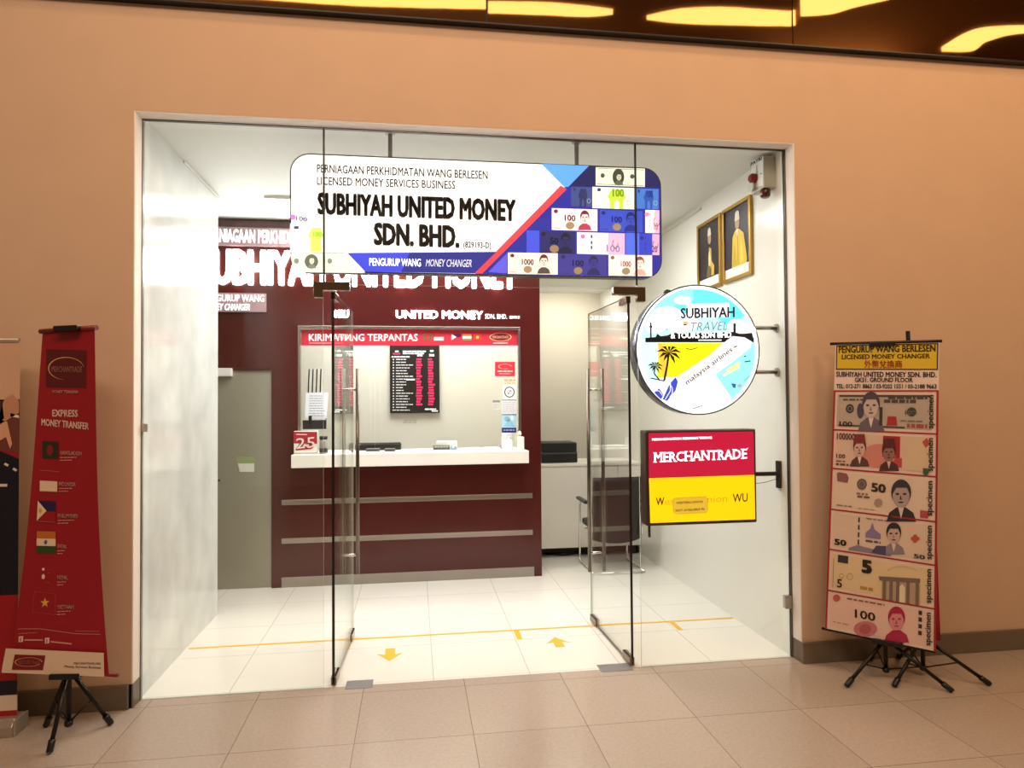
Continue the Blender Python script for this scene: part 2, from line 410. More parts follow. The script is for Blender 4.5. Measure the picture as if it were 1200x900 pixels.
# ================================================================== COUNTER BOOTH
YB = 2.30
DX0, DX1, DZ = -.62, .277, 2.028
WX0, WX1, WZ0, WZ1 = .511, 2.605, 1.225, 2.418
fac = MB()
for x0, x1, z0, z1 in ((-1.5, DX0, 0, ZC), (DX0, DX1, DZ, ZC), (DX1, WX0, 0, ZC), (WX0, WX1, 0, 1.112), (WX0, WX1, WZ1, ZC), (WX1, 2.80, 0, ZC)):
    fac.box(x0, x1, YB, YB+.06, z0, z1)
wb = struct('wall_booth', fac, RED)
for z in (.78, .426):
    tag(obj('metal_strip', MB().box(.366, 2.712, YB-.006, YB, z-.024, z+.024), STEEL, bevel=.002),
        'brushed steel strip across the maroon counter front, ' + ('upper of the two' if z > .6 else 'lower of the two'), 'metal strip', 'steel strips on the counter front')
tag(obj('kick_plate', MB().box(.366, 2.724, YB-.005, YB, 0, .094), STEEL, bevel=.002), 'brushed steel kick plate along the foot of the maroon counter', 'kick plate')
struct('wall_booth_right', MB().box(2.74, 2.80, YB+.06, 3.9, 0, ZC), [CREAM])
struct('wall_booth_back', MB().box(-1.5, 2.74, 3.84, 3.9, 0, ZC), [mat('booth_wall', '#e5e5da', .6, noise=.02)])
wf = MB().box(WX0, WX1, YB-.004, YB+.064, WZ1-.028, WZ1).box(WX0, WX0+.022, YB-.004, YB+.064, 1.233, WZ1-.028).box(WX1-.022, WX1, YB-.004, YB+.064, 1.233, WZ1-.028)
win = struct('window_4', MB().box(WX0+.022, WX1-.022, YB+.05, YB+.058, 1.233, WZ1-.028), GLASS)
obj('window_frame', wf, STEEL, win, bevel=.002)
tag(obj('counter_top', MB().prism([(.484, 2.1, 1.113), (2.648, 2.1, 1.113), (2.648, YB-.002, 1.113), (WX1-.004, YB-.002, 1.113), (WX1-.004, 2.62, 1.113), (WX0+.004, 2.62, 1.113), (WX0+.004, YB-.002, 1.113), (.484, YB-.002, 1.113)], (0, 0, .119)), mat('white_solid_surface', '#f1eee6', .25), bevel=.006), 'long white counter slab projecting from the maroon booth', 'counter')

# frosted door in the booth wall
FROST = mat('frosted_glass', '#94907f', .13, spec=.6, noise=.06, nscale=1.5)
fd = struct('door_3', MB().box(DX0+.03, DX1-.004, YB+.012, YB+.026, .006, DZ-.03), FROST)
obj('door_frame', MB().box(DX0, DX0+.03, YB-.004, YB+.06, 0, DZ).box(DX0+.03, DX1, YB-.004, YB+.06, DZ-.03, DZ), mat('maroon_frame', '#3f100d', .3), fd)
obj('handle', MB().tube([(-.24, YB+.012, 1.005), (-.24, YB-.03, 1.005), (-.165, YB-.03, 1.0)], .009), BLACKM, fd, smooth=True)
obj('closer', MB().box(-.32, -.066, YB-.05, YB+.012, 1.945, 2.02), WHITE, fd, bevel=.006)
pd = Pal('door_reflection'); a = plane_y(YB+.011)
a.grid([(277, 535), (298, 535), (298, 553), (281, 553)], pd('#d9dcd0'), 1); a.grid([(277, 535), (298, 535), (298, 543), (279, 543)], pd('#93a36d'), 2)
tag(obj('notice', a, pd), 'pale reflection with a green top painted on the grey glass door', 'notice')  # reflection in the door glass, painted on as a flat patch

# lettering on the booth wall
LIT = mat('lit_letters', '#ffffff', .5, emit=4.0)
LITS = mat('lit_letters_small', '#ffffff', .5, emit=1.25)
class Solid(MB):
    def word(s, t, x0, x1, z0, h, y, depth, bold=0., ital=0.):
        v, f = glyphs(t, bold, ital); a0 = min(q[0] for q in v); a1 = max(q[0] for q in v)
        P = [Vector((x0+(x-a0)/(a1-a0)*(x1-x0), y-depth, z0+yy*h/CAPH)) for x, yy in v]; n = len(P)
        ed = {}
        for q in f:
            for i in range(len(q)):
                e = (q[i], q[(i+1) % len(q)]); ed[e] = 1
        sides = [(b_, a_, a_+n, b_+n) for a_, b_ in ed if (b_, a_) not in ed]
        s.add(P+[p+Vector((0, depth, 0)) for p in P], list(f)+sides); return s
t = thing('lit_lettering', (1.1, YB, 2.80), 'large glowing white letters mounted high across the maroon wall', 'sign letters')
# every letter of the big word is a lit channel letter of its own
def letters(text, x0, x1, z0, h, y, depth, m, par, bold):
    v, f = glyphs(text, bold, 0.); a0 = min(q[0] for q in v); a1 = max(q[0] for q in v); k = (x1-x0)/(a1-a0)
    pos = 0
    for i, ch in enumerate(text):
        if ch == ' ': continue
        pre = glyphs(text[:i+1], bold, 0.)[0]; r = max(q[0] for q in pre)
        vv = glyphs(ch, bold, 0.)[0]; wd = max(q[0] for q in vv)-min(q[0] for q in vv)
        s = Solid(); s.word(ch, x0+(r-wd-a0)*k, x0+(r-a0)*k, z0, h, y, depth, bold); obj('letter', s, m, par)
letters('SUBHIYAH UNITED MONEY', -.345, 2.585, 2.80, .295, YB-.003, .04, LIT, t, .05)
ps = Pal('lightbox', .0)
def strip_sign(name, x0, x1, z0, z1, words, label, cat):
    s = thing(name, ((x0+x1)/2, YB, z0), label, cat)
    obj('panel', MB().box(x0, x1, YB-.03, YB, z0, z1), mat('pink_grey_panel', '#a88a8c', .4, emit=.12), s, bevel=.003)
    m = Solid()
    for (tx, a0, a1, zz, h, b, it) in words: m.word(tx, a0, a1, zz, h, YB-.03, .008, b, it)
    obj('lettering', m, LITS, s); return s
strip_sign('sign_strip', -.36, 1.32, 3.145, 3.315, [('PERNIAGAAN PERKHIDMATAN WANG BERLESEN', -.285, 1.25, 3.175, .115, .008, 0)], 'long pale strip sign with white letters at the top of the maroon wall', 'sign')
strip_sign('sign_strip', -.36, .233, 2.535, 2.707, [('PENGURUP WANG', -.31, .218, 2.63, .062, .0, 0), ('MONEY CHANGER', -.31, .09, 2.55, .058, .0, .3)], 'short two-line pale sign above the grey glass door', 'sign')
s = thing('lit_lettering', (2.0, YB, 2.49), 'small lit company name above the red strip of the counter window', 'sign letters')
letters('UNITED MONEY', 1.41, 2.24, 2.495, .072, YB, .02, LIT, s, .03)
m = Solid(); m.word('SDN. BHD.', 2.262, 2.475, 2.497, .045, YB, .012, 0.); obj('thin_lettering', m, LITS, s)
m = Solid(); m.word('829193-D', 2.5, 2.6, 2.5, .026, YB, .012, 0.); obj('number_lettering', m, LITS, s)

# red strip KIRIM WANG TERPANTAS on the counter window
def logo_oval(a, P, cx, cy, rx, ry, dark, gold, txt, sl=0., layer=3):
    a.rect(cx-rx*1.3, cy-ry*1.7, cx+rx*1.3, cy+ry*1.7, P(dark), layer, sl)
    a.ring(cx, cy, rx*1.15, ry*1.15, rx*.12, P(gold), layer+1, 28, 20, 290, taper=True)
    a.text('MERCHANTRADE', (cx-rx*.86, cy+ry*.28-rx*.86*sl), (cx+rx*.86, cy+ry*.28+rx*.86*sl), ry*.55, P(txt), layer+1, .02)
p = Pal('red_strip', .12, .35); a = plane_y(YB+.047)
a.rect(353, 386, 606.5, 405, p('#c02a3c'), 1, 0, 6, 1)
a.text('KIRIM WANG TERPANTAS', (362, 399.5), (489.5, 399.5), 8, p('#fff3ef', .5), 2, .012)
a.line([(362, 402), (402, 402)], .7, p('#f2c0c0'), 2)
a.rect(496, 391, 506, 398.5, p('#6e5a3c'), 2); a.ell(501, 394.8, 2.4, 2.6, p('#c02a3c'), 3)
a.rect(508.5, 391, 520, 395, p('#c02a3c'), 2); a.rect(508.5, 395, 520, 399, p('#fff3ef'), 2)
a.poly([(529, 391.5), (535, 395), (529, 398.5)], p('#fff3ef'), 2); a.poly([(529.5, 391.5), (540, 391.5), (540, 395), (535, 395)], p('#3c2047'), 3)
a.rect(542, 391.5, 552.5, 394, p('#d88a3c'), 2); a.rect(542, 394, 552.5, 396.5, p('#fff3ef'), 2); a.rect(542, 396.5, 552.5, 398.8, p('#7a8a4a'), 2)
a.rect(555, 391.5, 564, 398.5, p('#d43a34'), 2); a.ell(559.5, 395.2, 1.8, 1.8, p('#f0c040'), 3, 6)
a.ring(586.5, 395, 13, 5, 1.4, p('#e8b080'), 3); a.ell(586.5, 395, 11.4, 3.8, p('#7d1420'), 2)
a.text('MERCHANTRADE', (577, 396.4), (596, 396.4), 2.8, p('#f5d9b8'), 3, .02)
a.line([(578, 402), (595, 402)], .9, p('#f5d9d9'), 2)
sl = obj('banner_strip', a, p); tag(sl, 'red strip reading KIRIM WANG TERPANTAS across the top of the counter window', 'banner')

# LED rate board
lx0, lx1, lz0, lz1 = 1.302, 1.876, 1.562, 2.42
b = thing('rate_board', (1.589, 3.8, lz0), 'black rate board with two red columns of figures on the booth back wall', 'rate board')
obj('housing', MB().box(lx0, lx1, 3.8, 3.84, lz0, lz1), BLACK, b, bevel=.006)
p = Pal('rate', .9, .5); a = plane_y(3.799)
import random
R = random.Random(5)
def words(a, x, y, x1, h, m, layer=2, wmin=2., wmax=6.):
    while x < x1-1:
        w_ = min(R.uniform(wmin, wmax), x1-x); a.rect(x, y-h/2, x+w_, y+h/2, m, layer); x += w_+.7
a.rect(457.6, 402, 514.4, 483.4, p('#0c0b0c', 0), 1)
a.rect(463, 411, 467, 412.4, p('#ffffff'), 2); a.rect(460.5, 413.6, 469, 415.4, p('#d02a50'), 2)
words(a, 472, 411.8, 499, 1.6, p('#e8e8e8')); words(a, 472, 414.3, 498, 1.3, p('#e8e8e8'))
words(a, 489, 416.2, 495, 2.6, p('#f4f4f4'), 2, 1, 2); words(a, 503, 416.2, 510, 2.6, p('#f4f4f4'), 2, 1, 2); a.rect(504, 410.3, 508, 412.2, p('#ffffff'), 2)
words(a, 459, 418.2, 480, 1.5, p('#e8e8e8'))
for k in range(19):
    y = 421.2+k*3.3
    if k < 18:
        a.ell(461, y, .9, .8, p('#d8d8d8', .6), 2, 6)
        words(a, 464, y, R.choice((473, 476, 478, 480, 484)), .95, p('#d4d4d4', .6))
    else: words(a, 460, y, 480, .9, p('#d4d4d4', .6))
    if k < 17:
        for x0 in (487.5, 501.5):
            x = x0+R.uniform(0, 1)
            for q in range(R.choice((4, 5, 5, 6))):
                a.rect(x, y-1.2, x+.85, y+1.0, p('#ff3070', 1.2), 2); a.rect(x+.2, y-.4, x+.7, y+.5, p('#40060f', 0), 3); x += 1.25
a.rect(476, 444, 486, 445.6, p('#ffffff'), 3)
words(a, 498, 479.5, 511, 1.4, p('#ffffff')); words(a, 506, 481.6, 513, 1.2, p('#ffffff'))
obj('display', a, p, b)
# small sticker mark under it
p = Pal('mark'); a = plane_y(3.8395); words(a, 473, 493, 489, 1.2, p('#b9b8a8'), 1); words(a, 472, 495.2, 488, 1., p('#b9b8a8'), 1)
tag(obj('wall_sticker', a, p), 'faint grey sticker on the booth back wall under the rate board', 'sticker')

# notices posted on the counter window (between pane and viewer)
YP = YB+.048
def notice(name, px, draw, label, cat='notice', group='notices on the counter window'):
    p = Pal('paper', .0, .55); a = plane_y(YP); x0, y0, x1, y1 = px
    draw(a, p, x0, y0, x1, y1); o = obj(name, a, p); return tag(o, label, cat, group)
def d_red(a, p, x0, y0, x1, y1):
    a.rect(x0, y0, x1, y1, p('#d3263a'), 1); a.ring((x0+x1)/2, y0+5.5, 8, 3, 1.1, p('#f3b0a0'), 2, 24, 10, 300); words(a, x0+3, y0+11, x1-3, 1.6, p('#f7c8c0')); words(a, x0+5, y0+14, x1-5, 1.0, p('#f0a8a8'))
notice('notice', (580, 424, 603.5, 441), d_red, 'small red notice, topmost on the right side of the counter window')
def d_or(a, p, x0, y0, x1, y1):
    a.rect(x0, y0, x1, y1, p('#efe6d0'), 1); words(a, x0+1, y0+2.6, x1-1, 2.4, p('#dba982')); words(a, x0+1, y0+6, x1-1, 1.6, p('#e0b896'))
notice('notice', (589.5, 443, 605, 451), d_or, 'cream notice with orange print just below the small red notice')
def d_clock(a, p, x0, y0, x1, y1):
    a.rect(x0, y0, x1, y1, p('#f4f4ee'), 1); a.ell(597, 459.5, 6.1, 6.4, p('#26282c'), 2, 28); a.ell(597, 459.5, 4.9, 5.2, p('#f4f4ee'), 3, 28); a.line([(595, 462), (599, 457)], .8, p('#777c80'), 4); a.ring(597, 459.5, 2.6, 2.6, .6, p('#8a9094'), 4)
notice('notice', (589, 451.3, 605, 468), d_clock, 'white sheet with a black ring emblem on the counter window')
def d_grey(a, p, x0, y0, x1, y1):
    a.rect(x0, y0, x1, y1, p('#dcdcd0'), 1); a.rect(x0, y0, x1, y0+2.6, p('#8b8f92'), 2)
    for k in range(3): words(a, x0+1, y0+5+k*2, x1-1, .7, p('#a9aaa6'))
notice('notice', (577.3, 469, 586, 480), d_grey, 'tiny grey-headed notice left of the document column on the counter window')
def d_doc(a, p, x0, y0, x1, y1):
    a.rect(x0, y0, x1, y1, p('#dfdfe2'), 1); a.rect(x0, y0, x1, y0+.9, p('#6f7278'), 2)
    for k in range(6): words(a, x0+1.2, y0+3.4+k*2.2, x1-1.2, .7, p('#b4b6bb'))
notice('notice', (588, 468.4, 605, 485), d_doc, 'pale grey printed document between the ring emblem and the blue poster')
def d_blue(a, p, x0, y0, x1, y1):
    a.rect(x0, y0, x1, y1, p('#a9cfe2'), 1); a.rect(x0, y1-5.8, x1, y1, p('#23276a'), 2); words(a, x0+2, y1-3, x1-2, 1.2, p('#aab4e0'), 3)
    a.ell(594, 491, 3, 3, p('#7fb4d0'), 2, 12); a.poly([(590, 500), (597, 490), (604, 500)], p('#8ec2da'), 2); a.ell(600, 490, 2, 3, p('#d8eaf0'), 3, 10); a.rect(x0, y0, x1, y0+.9, p('#54687a'), 3)
notice('poster', (588, 485.4, 605, 507), d_blue, 'small blue poster with a navy foot band on the counter window', 'poster')
def d_foot(a, p, x0, y0, x1, y1):
    a.rect(x0, y0, x1, y1, p('#e6e8e8'), 1)
    for k in range(4): words(a, x0+1, y0+2.6+k*2.4, x1-2, .7, p('#c3c6c8'))
notice('notice', (588, 507.4, 600, 525), d_foot, 'white sheet under the blue poster, behind the clear pump bottle')

# left side of the counter window: files, letter, black tray
d = thing('file_rack', (.65, YB+.07, 1.795), 'white file rack with dark upright dividers at the left of the counter window', 'file rack')
fr = MB().box(.585, .73, YB+.068, YB+.072, 1.78, 2.02); obj('back_panel', fr, WHITE, d)
for k in range(4):
    x = .592+k*.036
    obj('divider', MB().obox((x, YB+.072, 1.79), (.009, 0, 0), (0, .05, 0), (.008, 0, .225)), BLACK, d)
    obj('divider_edge', MB().obox((x-.001, YB+.060, 1.79), (.010, 0, 0), (0, .008, 0), (.008, 0, .225)), BLACK, d)
p = Pal('letter', 0., .6); a = plane_y(YP)
a.grid([(358.5, 460.5), (385, 459.5), (382.5, 492), (357, 490)], p('#e3e6ef'), 1)
for k in range(9): words(a, 362+R.uniform(0, 1), 464+k*2.9, 381-R.uniform(0, 4), .8, p('#8d93a4'), 2, 1.5, 5)
tag(obj('letter', a, p), 'printed white letter taped to the left of the counter window', 'paper', None)
d = thing('letter_tray', (.66, YB+.04, 1.45), 'dark letter tray clipped under the printed letter at the left of the window', 'tray')
m = MB().box(.552, .764, YB+.012, YB+.047, 1.452, 1.462).box(.552, .764, YB+.012, YB+.016, 1.462, 1.53).box(.552, .557, YB+.016, YB+.047, 1.462, 1.535).box(.759, .764, YB+.016, YB+.047, 1.462, 1.55).box(.557, .759, YB+.043, YB+.047, 1.462, 1.535)
obj('bin', m, mat('smoke_plastic', '#2a292b', .25), d); obj('clip', MB().box(.605, .635, YB+.008, YB+.02, 1.5, 1.575), BLACK, d, bevel=.003)

# things on the counter
ZK = 1.232
bx = thing('leaflet_box', (.585, 2.2, ZK), 'red and white leaflet box with big figures on the left end of the counter', 'box')
obj('carton', MB().box(.472+.02, .70, 2.2, 2.27, ZK, 1.44), mat('box_white', '#f2ece4', .5), bx, bevel=.003)
p = Pal('leaflet', 0., .45); a = plane_y(2.199)
a.grid([(344, 505.8), (371.6, 506.3), (371.6, 520), (344, 519.5)], p('#ab2030'), 1); a.text('25', (346, 527), (368.5, 525), 13, p('#c93343'), 3, .09); a.text('25', (347, 526), (369, 524), 12, p('#f3dcd6'), 4, .0)
a.line([(347, 509), (360, 509.3)], 1.3, p('#f3c4c4'), 2); a.line([(344, 531.2), (371.5, 530.7)], .6, p('#a07a70'), 2)
obj('front_print', a, p, bx)
j = thing('jar', (.755, 2.2, ZK), 'small clear jar with dark rim beside the red leaflet box', 'jar')
obj('body', MB().lathe([(.034, 0), (.037, .004), (.037, .12), (.03, .13)], (.755, 2.2, ZK), 20), mat('smoky_jar', '#8c8a82', .08, spec=.9), j, smooth=True)
obj('lid', MB().lathe([(.033, .13), (.036, .134), (.036, .155), (.03, .16)], (.755, 2.2, ZK), 20), BLACK, j, smooth=True)
obj('coins', MB().lathe([(.0385, .012), (.0385, .05)], (.755, 2.2, ZK), 20), mat('dark_fill', '#33302d', .4), j)
k = thing('keyboard', (1.23, 2.45, ZK), 'long black keyboard lying behind the counter window', 'keyboard')
obj('case', MB().obox((1.015, 2.48, ZK), (.437, 0, 0), (0, .11, 0), (0, 0, .062)), BLACK, k, bevel=.008)
km = MB()
for i in range(14):
    for q in range(3): km.box(1.03+i*.03, 1.055+i*.03, 2.487+q*.032, 2.512+q*.032, ZK+.062, ZK+.07)
obj('keys', km, mat('key_grey', '#2b2a2a', .5), k)
for (x, y, w_, d_, lb) in ((1.19, 2.37, .13, .07, 'dark grey card reader in front of the long black keyboard, left one'), (1.35, 2.33, .10, .06, 'dark grey card reader at the right end of the long black keyboard')):
    c = thing('card_reader', (x, y, ZK), lb, 'card reader', 'card readers on the counter')
    obj('body', MB().obox((x-w_/2, y-d_/2, ZK), (w_, 0, 0), (0, d_, 0), (0, 0, .028)), mat('reader_grey', '#55534f', .4), c, bevel=.006)
    obj('slot', MB().box(x-w_*.35, x+w_*.35, y-d_/2-.001, y-d_/2+.003, ZK+.012, ZK+.018), BLACK, c)
c = thing('calculator', (1.84, 2.45, ZK), 'black desk calculator at the middle of the counter', 'calculator')
m = MB().prism([(1.762, 2.41, ZK), (1.762, 2.41, ZK+.018), (1.762, 2.5, ZK+.038), (1.762, 2.5, ZK)], (.16, 0, 0)); obj('body', m, BLACK, c, bevel=.003)
obj('screen', MB().obox((1.79, 2.475, ZK+.034), (.10, 0, 0), (0, .02, .0045), (0, 0, .003)), mat('lcd', '#6d7a6a', .2), c)
km = MB()
for i in range(5):
    for q in range(2): km.obox((1.775+i*.028, 2.42+q*.024, ZK+.021+q*.0053), (.02, 0, 0), (0, .016, .0035), (0, 0, .004))
obj('keys', km, mat('key_light', '#8f8f8c', .5), c)
t2 = thing('tissue_pack', (1.90, 2.56, ZK), 'white pack standing behind the black calculator', 'box')
obj('body', MB().box(1.80, 2.0, 2.535, 2.6, ZK, ZK+.075), WHITE, t2, bevel=.01)
obj('slit', MB().box(1.84, 1.96, 2.56, 2.57, ZK+.075, ZK+.078), mat('slit_grey', '#b8bcc0', .6), t2)
st = thing('tape_dispenser', (1.955, 2.38, ZK), 'light blue tape dispenser beside the black calculator', 'tape dispenser')
obj('base', MB().prism([(1.925, 2.38, ZK), (1.99, 2.38, ZK), (1.99, 2.38, ZK+.02), (1.965, 2.38, ZK+.048), (1.94, 2.38, ZK+.048), (1.925, 2.38, ZK+.03)], (0, .03, 0)), mat('pale_blue', '#7fa6bd', .35), st, bevel=.003)
obj('roll', MB().lathe([(.014, -.004), (.014, 0)], (1.952, 2.38, ZK+.032), 16, axis='y'), WHITE, st)
for i, (x, lb) in enumerate(((2.15, 'white form pad lying on the counter, nearer the black calculator'), (2.33, 'white form pad lying on the counter, nearer the bottles'))):
    c = thing('form_pad', (x, 2.36, ZK), lb, 'pad', 'form pads on the counter')
    obj('sheets', MB().obox((x-.075, 2.3, ZK), (.15, 0, 0), (0, .2, 0), (0, 0, .012)), mat('paper_white', '#f6f4ee', .6), c)
    obj('card_back', MB().obox((x-.077, 2.298, ZK), (.154, 0, 0), (0, .204, 0), (0, 0, .003)), mat('card_grey', '#b5aea0', .7), c)
c = thing('mouse', (2.42, 2.47, ZK), 'small grey mouse near the bottles on the counter', 'mouse')
obj('shell', MB().lathe([(.03, 0), (.032, .008), (.026, .024), (.01, .032)], (2.42, 2.47, ZK), 16), mat('mouse_grey', '#9a978e', .4), c, smooth=True)
obj('wheel', MB().lathe([(.006, -.004), (.006, .004)], (2.42, 2.452, ZK+.028), 10, axis='x'), BLACK, c)
bt = thing('pump_bottle', (2.49, 2.33, ZK), 'clear pump bottle of sanitiser on the right end of the counter', 'bottle')
obj('bottle', MB().lathe([(.036, 0), (.04, .006), (.04, .075), (.032, .092), (.014, .1), (.014, .112)], (2.49, 2.33, ZK), 20), mat('clear_pet', '#dfe6ea', .1, spec=.7), bt, smooth=True)
obj('pump', MB().lathe([(.016, .112), (.016, .126), (.006, .128), (.006, .145), (.012, .146), (.012, .155)], (2.49, 2.33, ZK), 14).tube([(2.49, 2.33, ZK+.15), (2.455, 2.33, ZK+.148)], .005), WHITE, bt, smooth=True)
bt = thing('spray_bottle', (2.595, 2.26, ZK), 'opaque white bottle at the far right end of the counter', 'bottle')
obj('bottle', MB().box(2.563, 2.627, 2.235, 2.283, ZK, ZK+.125), WHITE, bt, bevel=.01)
obj('nozzle', MB().lathe([(.012, .125), (.012, .14), (.02, .142), (.018, .165), (.006, .178)], (2.585, 2.26, ZK), 14), WHITE, bt, smooth=True)

# ================================================================== HANGING SIGN
hs = thing('hanging_sign', (2.02, .08, 2.507), 'wide backlit company sign with banknote collage hanging behind the glass front', 'sign')
hx0, hx1, hz0, hz1 = .832, 3.203, 2.508, 3.24
def rrect(x0, x1, z0, z1, r, n=6):
    o = []
    for cx, cz, a0 in ((x1-r, z1-r, 0), (x0+r, z1-r, 90), (x0+r, z0+r, 180), (x1-r, z0+r, 270)):
        for k in range(n+1):
            a_ = math.radians(a0+90*k/n); o.append((cx+r*math.cos(a_), cz+r*math.sin(a_)))
    return o
out = rrect(hx0, hx1, hz0, hz1, .12, 8)
obj('box', MB().prism([(x, .05, z) for x, z in out], (0, .08, 0)), mat('sign_case', '#2b2b30', .4), hs)
p = Pal('sign', .98, .6); a = plane_y(.05, step=.0007); 
def wp(Y):   # world outline -> art polygon
    pass
inn = rrect(hx0+.008, hx1-.008, hz0+.008, hz1-.008, .112, 8)
k0 = len(a.v); a.v += [Vector((x, .0495, z)) for x, z in inn]; a.f.append(list(range(k0, k0+len(inn)))[::-1]); a.m.append(p('#ffffff'))
# blue right field: inner outline clipped by the red diagonal
X = lambda px, py: (at(px, py, 'y', .05).x, at(px, py, 'y', .05).z)
def clip(poly, A, B):        # keep the right side of A->B
    out_ = []; sd = lambda q: (B[0]-A[0])*(q[1]-A[1])-(B[1]-A[1])*(q[0]-A[0])
    for i, q in enumerate(poly):
        r_ = poly[(i+1) % len(poly)]; s0, s1 = sd(q), sd(r_)
        if s0 <= 0: out_.append(q)
        if s0*s1 < 0:
            t_ = s0/(s0-s1); out_.append((q[0]+(r_[0]-q[0])*t_, q[1]+(r_[1]-q[1])*t_))
    return out_
def wpoly(pts, m, layer):
    k = len(a.v); a.v += [Vector((x, .05-.0007*layer, z)) for x, z in pts]; a.f.append(list(range(k, k+len(pts)))[::-1]); a.m.append(m)
A0, A1 = X(557, 321), X(661, 220)
field = clip(inn, A0, A1); wpoly(field, p('#1c28a0', .8), 2)
topd = clip(clip(inn, X(661, 220), X(691, 190)), X(700, 219), X(600, 217.5)); wpoly(topd, p('#10185c', .8), 3)
a.poly([(634, 192), (690, 194.5), (666, 219), (661, 219.5)], p('#5aa4ee', .9), 4)
# red diagonal
a.poly([(556, 320.5), (565, 320.7), (664, 222), (657, 217.5)], p('#d8404e', .95), 6)
# collage of banknotes
def bill(x0, y0, x1, y1, bg, fg, dk, num, kind, layer=4, sl=.03, al=1.):
    a.rect(x0, y0, x1, y1, p(bg, .95*al), layer, sl); w_ = x1-x0; h_ = y1-y0; f = lambda u: y0+u*w_*sl
    q = lambda u, v: (x0+u*w_, y0+v*h_+u*w_*sl)
    if kind == 'arch':
        a.poly([q(.42, 1), q(.42, .62), q(.36, .45), q(.46, .1), q(.72, .1), q(.8, .45), q(.74, .62), q(.74, 1)], p(fg, .95*al), layer+1)
        a.poly([q(.52, 1), q(.52, .7), q(.58, .58), q(.64, .7), q(.64, 1)], p(bg, .95*al), layer+2)
        a.text(num, q(.48, .42), q(.76, .42), h_*.34, p(dk, .9*al), layer+2, .05)
        a.rect(*q(.12, .06), q(.2, 0)[0], q(.2, .2)[1], p('#20346c', .8*al), layer+1); a.ring(*q(.87, .7), h_*.1, h_*.12, .8, p('#9ab0a0', .8*al), layer+1)
    elif kind == 'bust':
        a.bust(*q(.72, .62), h_*.56, p(bg, .8*al), p(dk, .75*al), p(fg, .8*al), layer+1)
        a.text(num, q(.28, .55), q(.52, .57), h_*.26, p(dk, .8*al), layer+1, .03); a.ell(*q(.4, .78), h_*.2, h_*.17, p('#a08a6c', .8*al), layer+1)
        a.ell(*q(.09, .14), h_*.1, h_*.09, p(dk, .8*al), layer+1, 10); a.line([q(.04, .9), q(.2, .91)], .5, p(fg, .8*al), layer+1)
    elif kind == 'mid':
        a.ell(*q(.46, .5), h_*.32, h_*.46, p('#3b4238', .75*al), layer+1); a.bust(*q(.47, .66), h_*.42, p('#c9cbb8', .85*al), p('#3c4038', .7*al), p('#5a6054', .8*al), layer+2)
        for u in (.14, .74): a.ell(*q(u, .45), h_*.12, h_*.13, p(dk, .8*al), layer+1, 12)
        a.line([q(.02, .06), q(.98, .08)], .6, p(fg, .8*al), layer+1); a.line([q(.02, .92), q(.98, .94)], .6, p(fg, .8*al), layer+1)
    elif kind == 'num':
        a.ell(*q(.12, .2), h_*.1, h_*.1, p(fg, .9*al), layer+1, 10); a.text(num, q(.62, .85), q(.9, .87), h_*.3, p(dk, .9*al), layer+1, .02)
        for v in (.12, .4, .62): a.rect(q(.29, v)[0], q(.29, v)[1], q(.32, v)[0], q(.32, v+.14)[1], p('#2a2a66', .7*al), layer+1)
        a.rect(q(.65, 0)[0], q(.65, 0)[1], q(1, 0)[0], q(.65, 1)[1], p('#e6b6dc', .9*al), layer+1, sl); a.ring(*q(.8, .5), h_*.14, h_*.22, 1.2, p('#6b6870', .8*al), layer+2, 14, 120, 380)
bill(698, 196, 755.5, 217.5, '#dfe8d8', '#555a50', '#4b5148', '100', 'mid')
bill(669, 219, 693, 242, '#3b4f96', '#26306a', '#33407c', '100', 'arch', sl=.03, al=.7)
bill(694, 219, 743, 244, '#dcebe2', '#b9d640', '#7e9e18', '100', 'arch')
bill(744, 221, 771.5, 244.5, '#3f78d6', '#2450b4', '#1d3c94', '100', 'arch', al=.85)
bill(646.5, 244, 700, 269.5, '#f4dfe6', '#b23a58', '#6e2436', '100', 'bust')
bill(702.5, 246, 753, 271, '#3350d0', '#1c2c9c', '#16247c', '100', 'bust', al=.8)
bill(756, 246, 772.5, 273, '#fbe9f0', '#d090a8', '#c03a58', '10', 'num')
a.rect(617, 270, 632, 296, p('#3c50e0', .9), 4, .03); bill(633, 270.5, 674, 297, '#1e2670', '#121848', '#0c1030', '50', 'bust', al=.7)
bill(676, 272, 732, 297.5, '#d9def4', '#d070b0', '#8a8aa8', '100', 'num')
a.rect(733, 273, 749, 298.5, p('#4a6cf0', .9), 4, .02); bill(749, 274, 772.5, 298.5, '#2c44d4', '#1c2c9c', '#16207c', '20', 'num', al=.8)
a.poly([(572, 319), (594, 297), (594, 320.3)], p('#5a5ae0', .9), 3)
bill(595, 296, 653.5, 321, '#f8e4de', '#51474a', '#5a3430', '1000', 'bust', sl=.015)
bill(655, 297.5, 711, 322.5, '#3a3a9c', '#26286c', '#24265a', '100', 'bust', sl=.015, al=.75)
bill(713, 298.5, 764, 323, '#fbe9e4', '#e0b0a4', '#8e5a4e', '1000', 'bust', sl=.015)
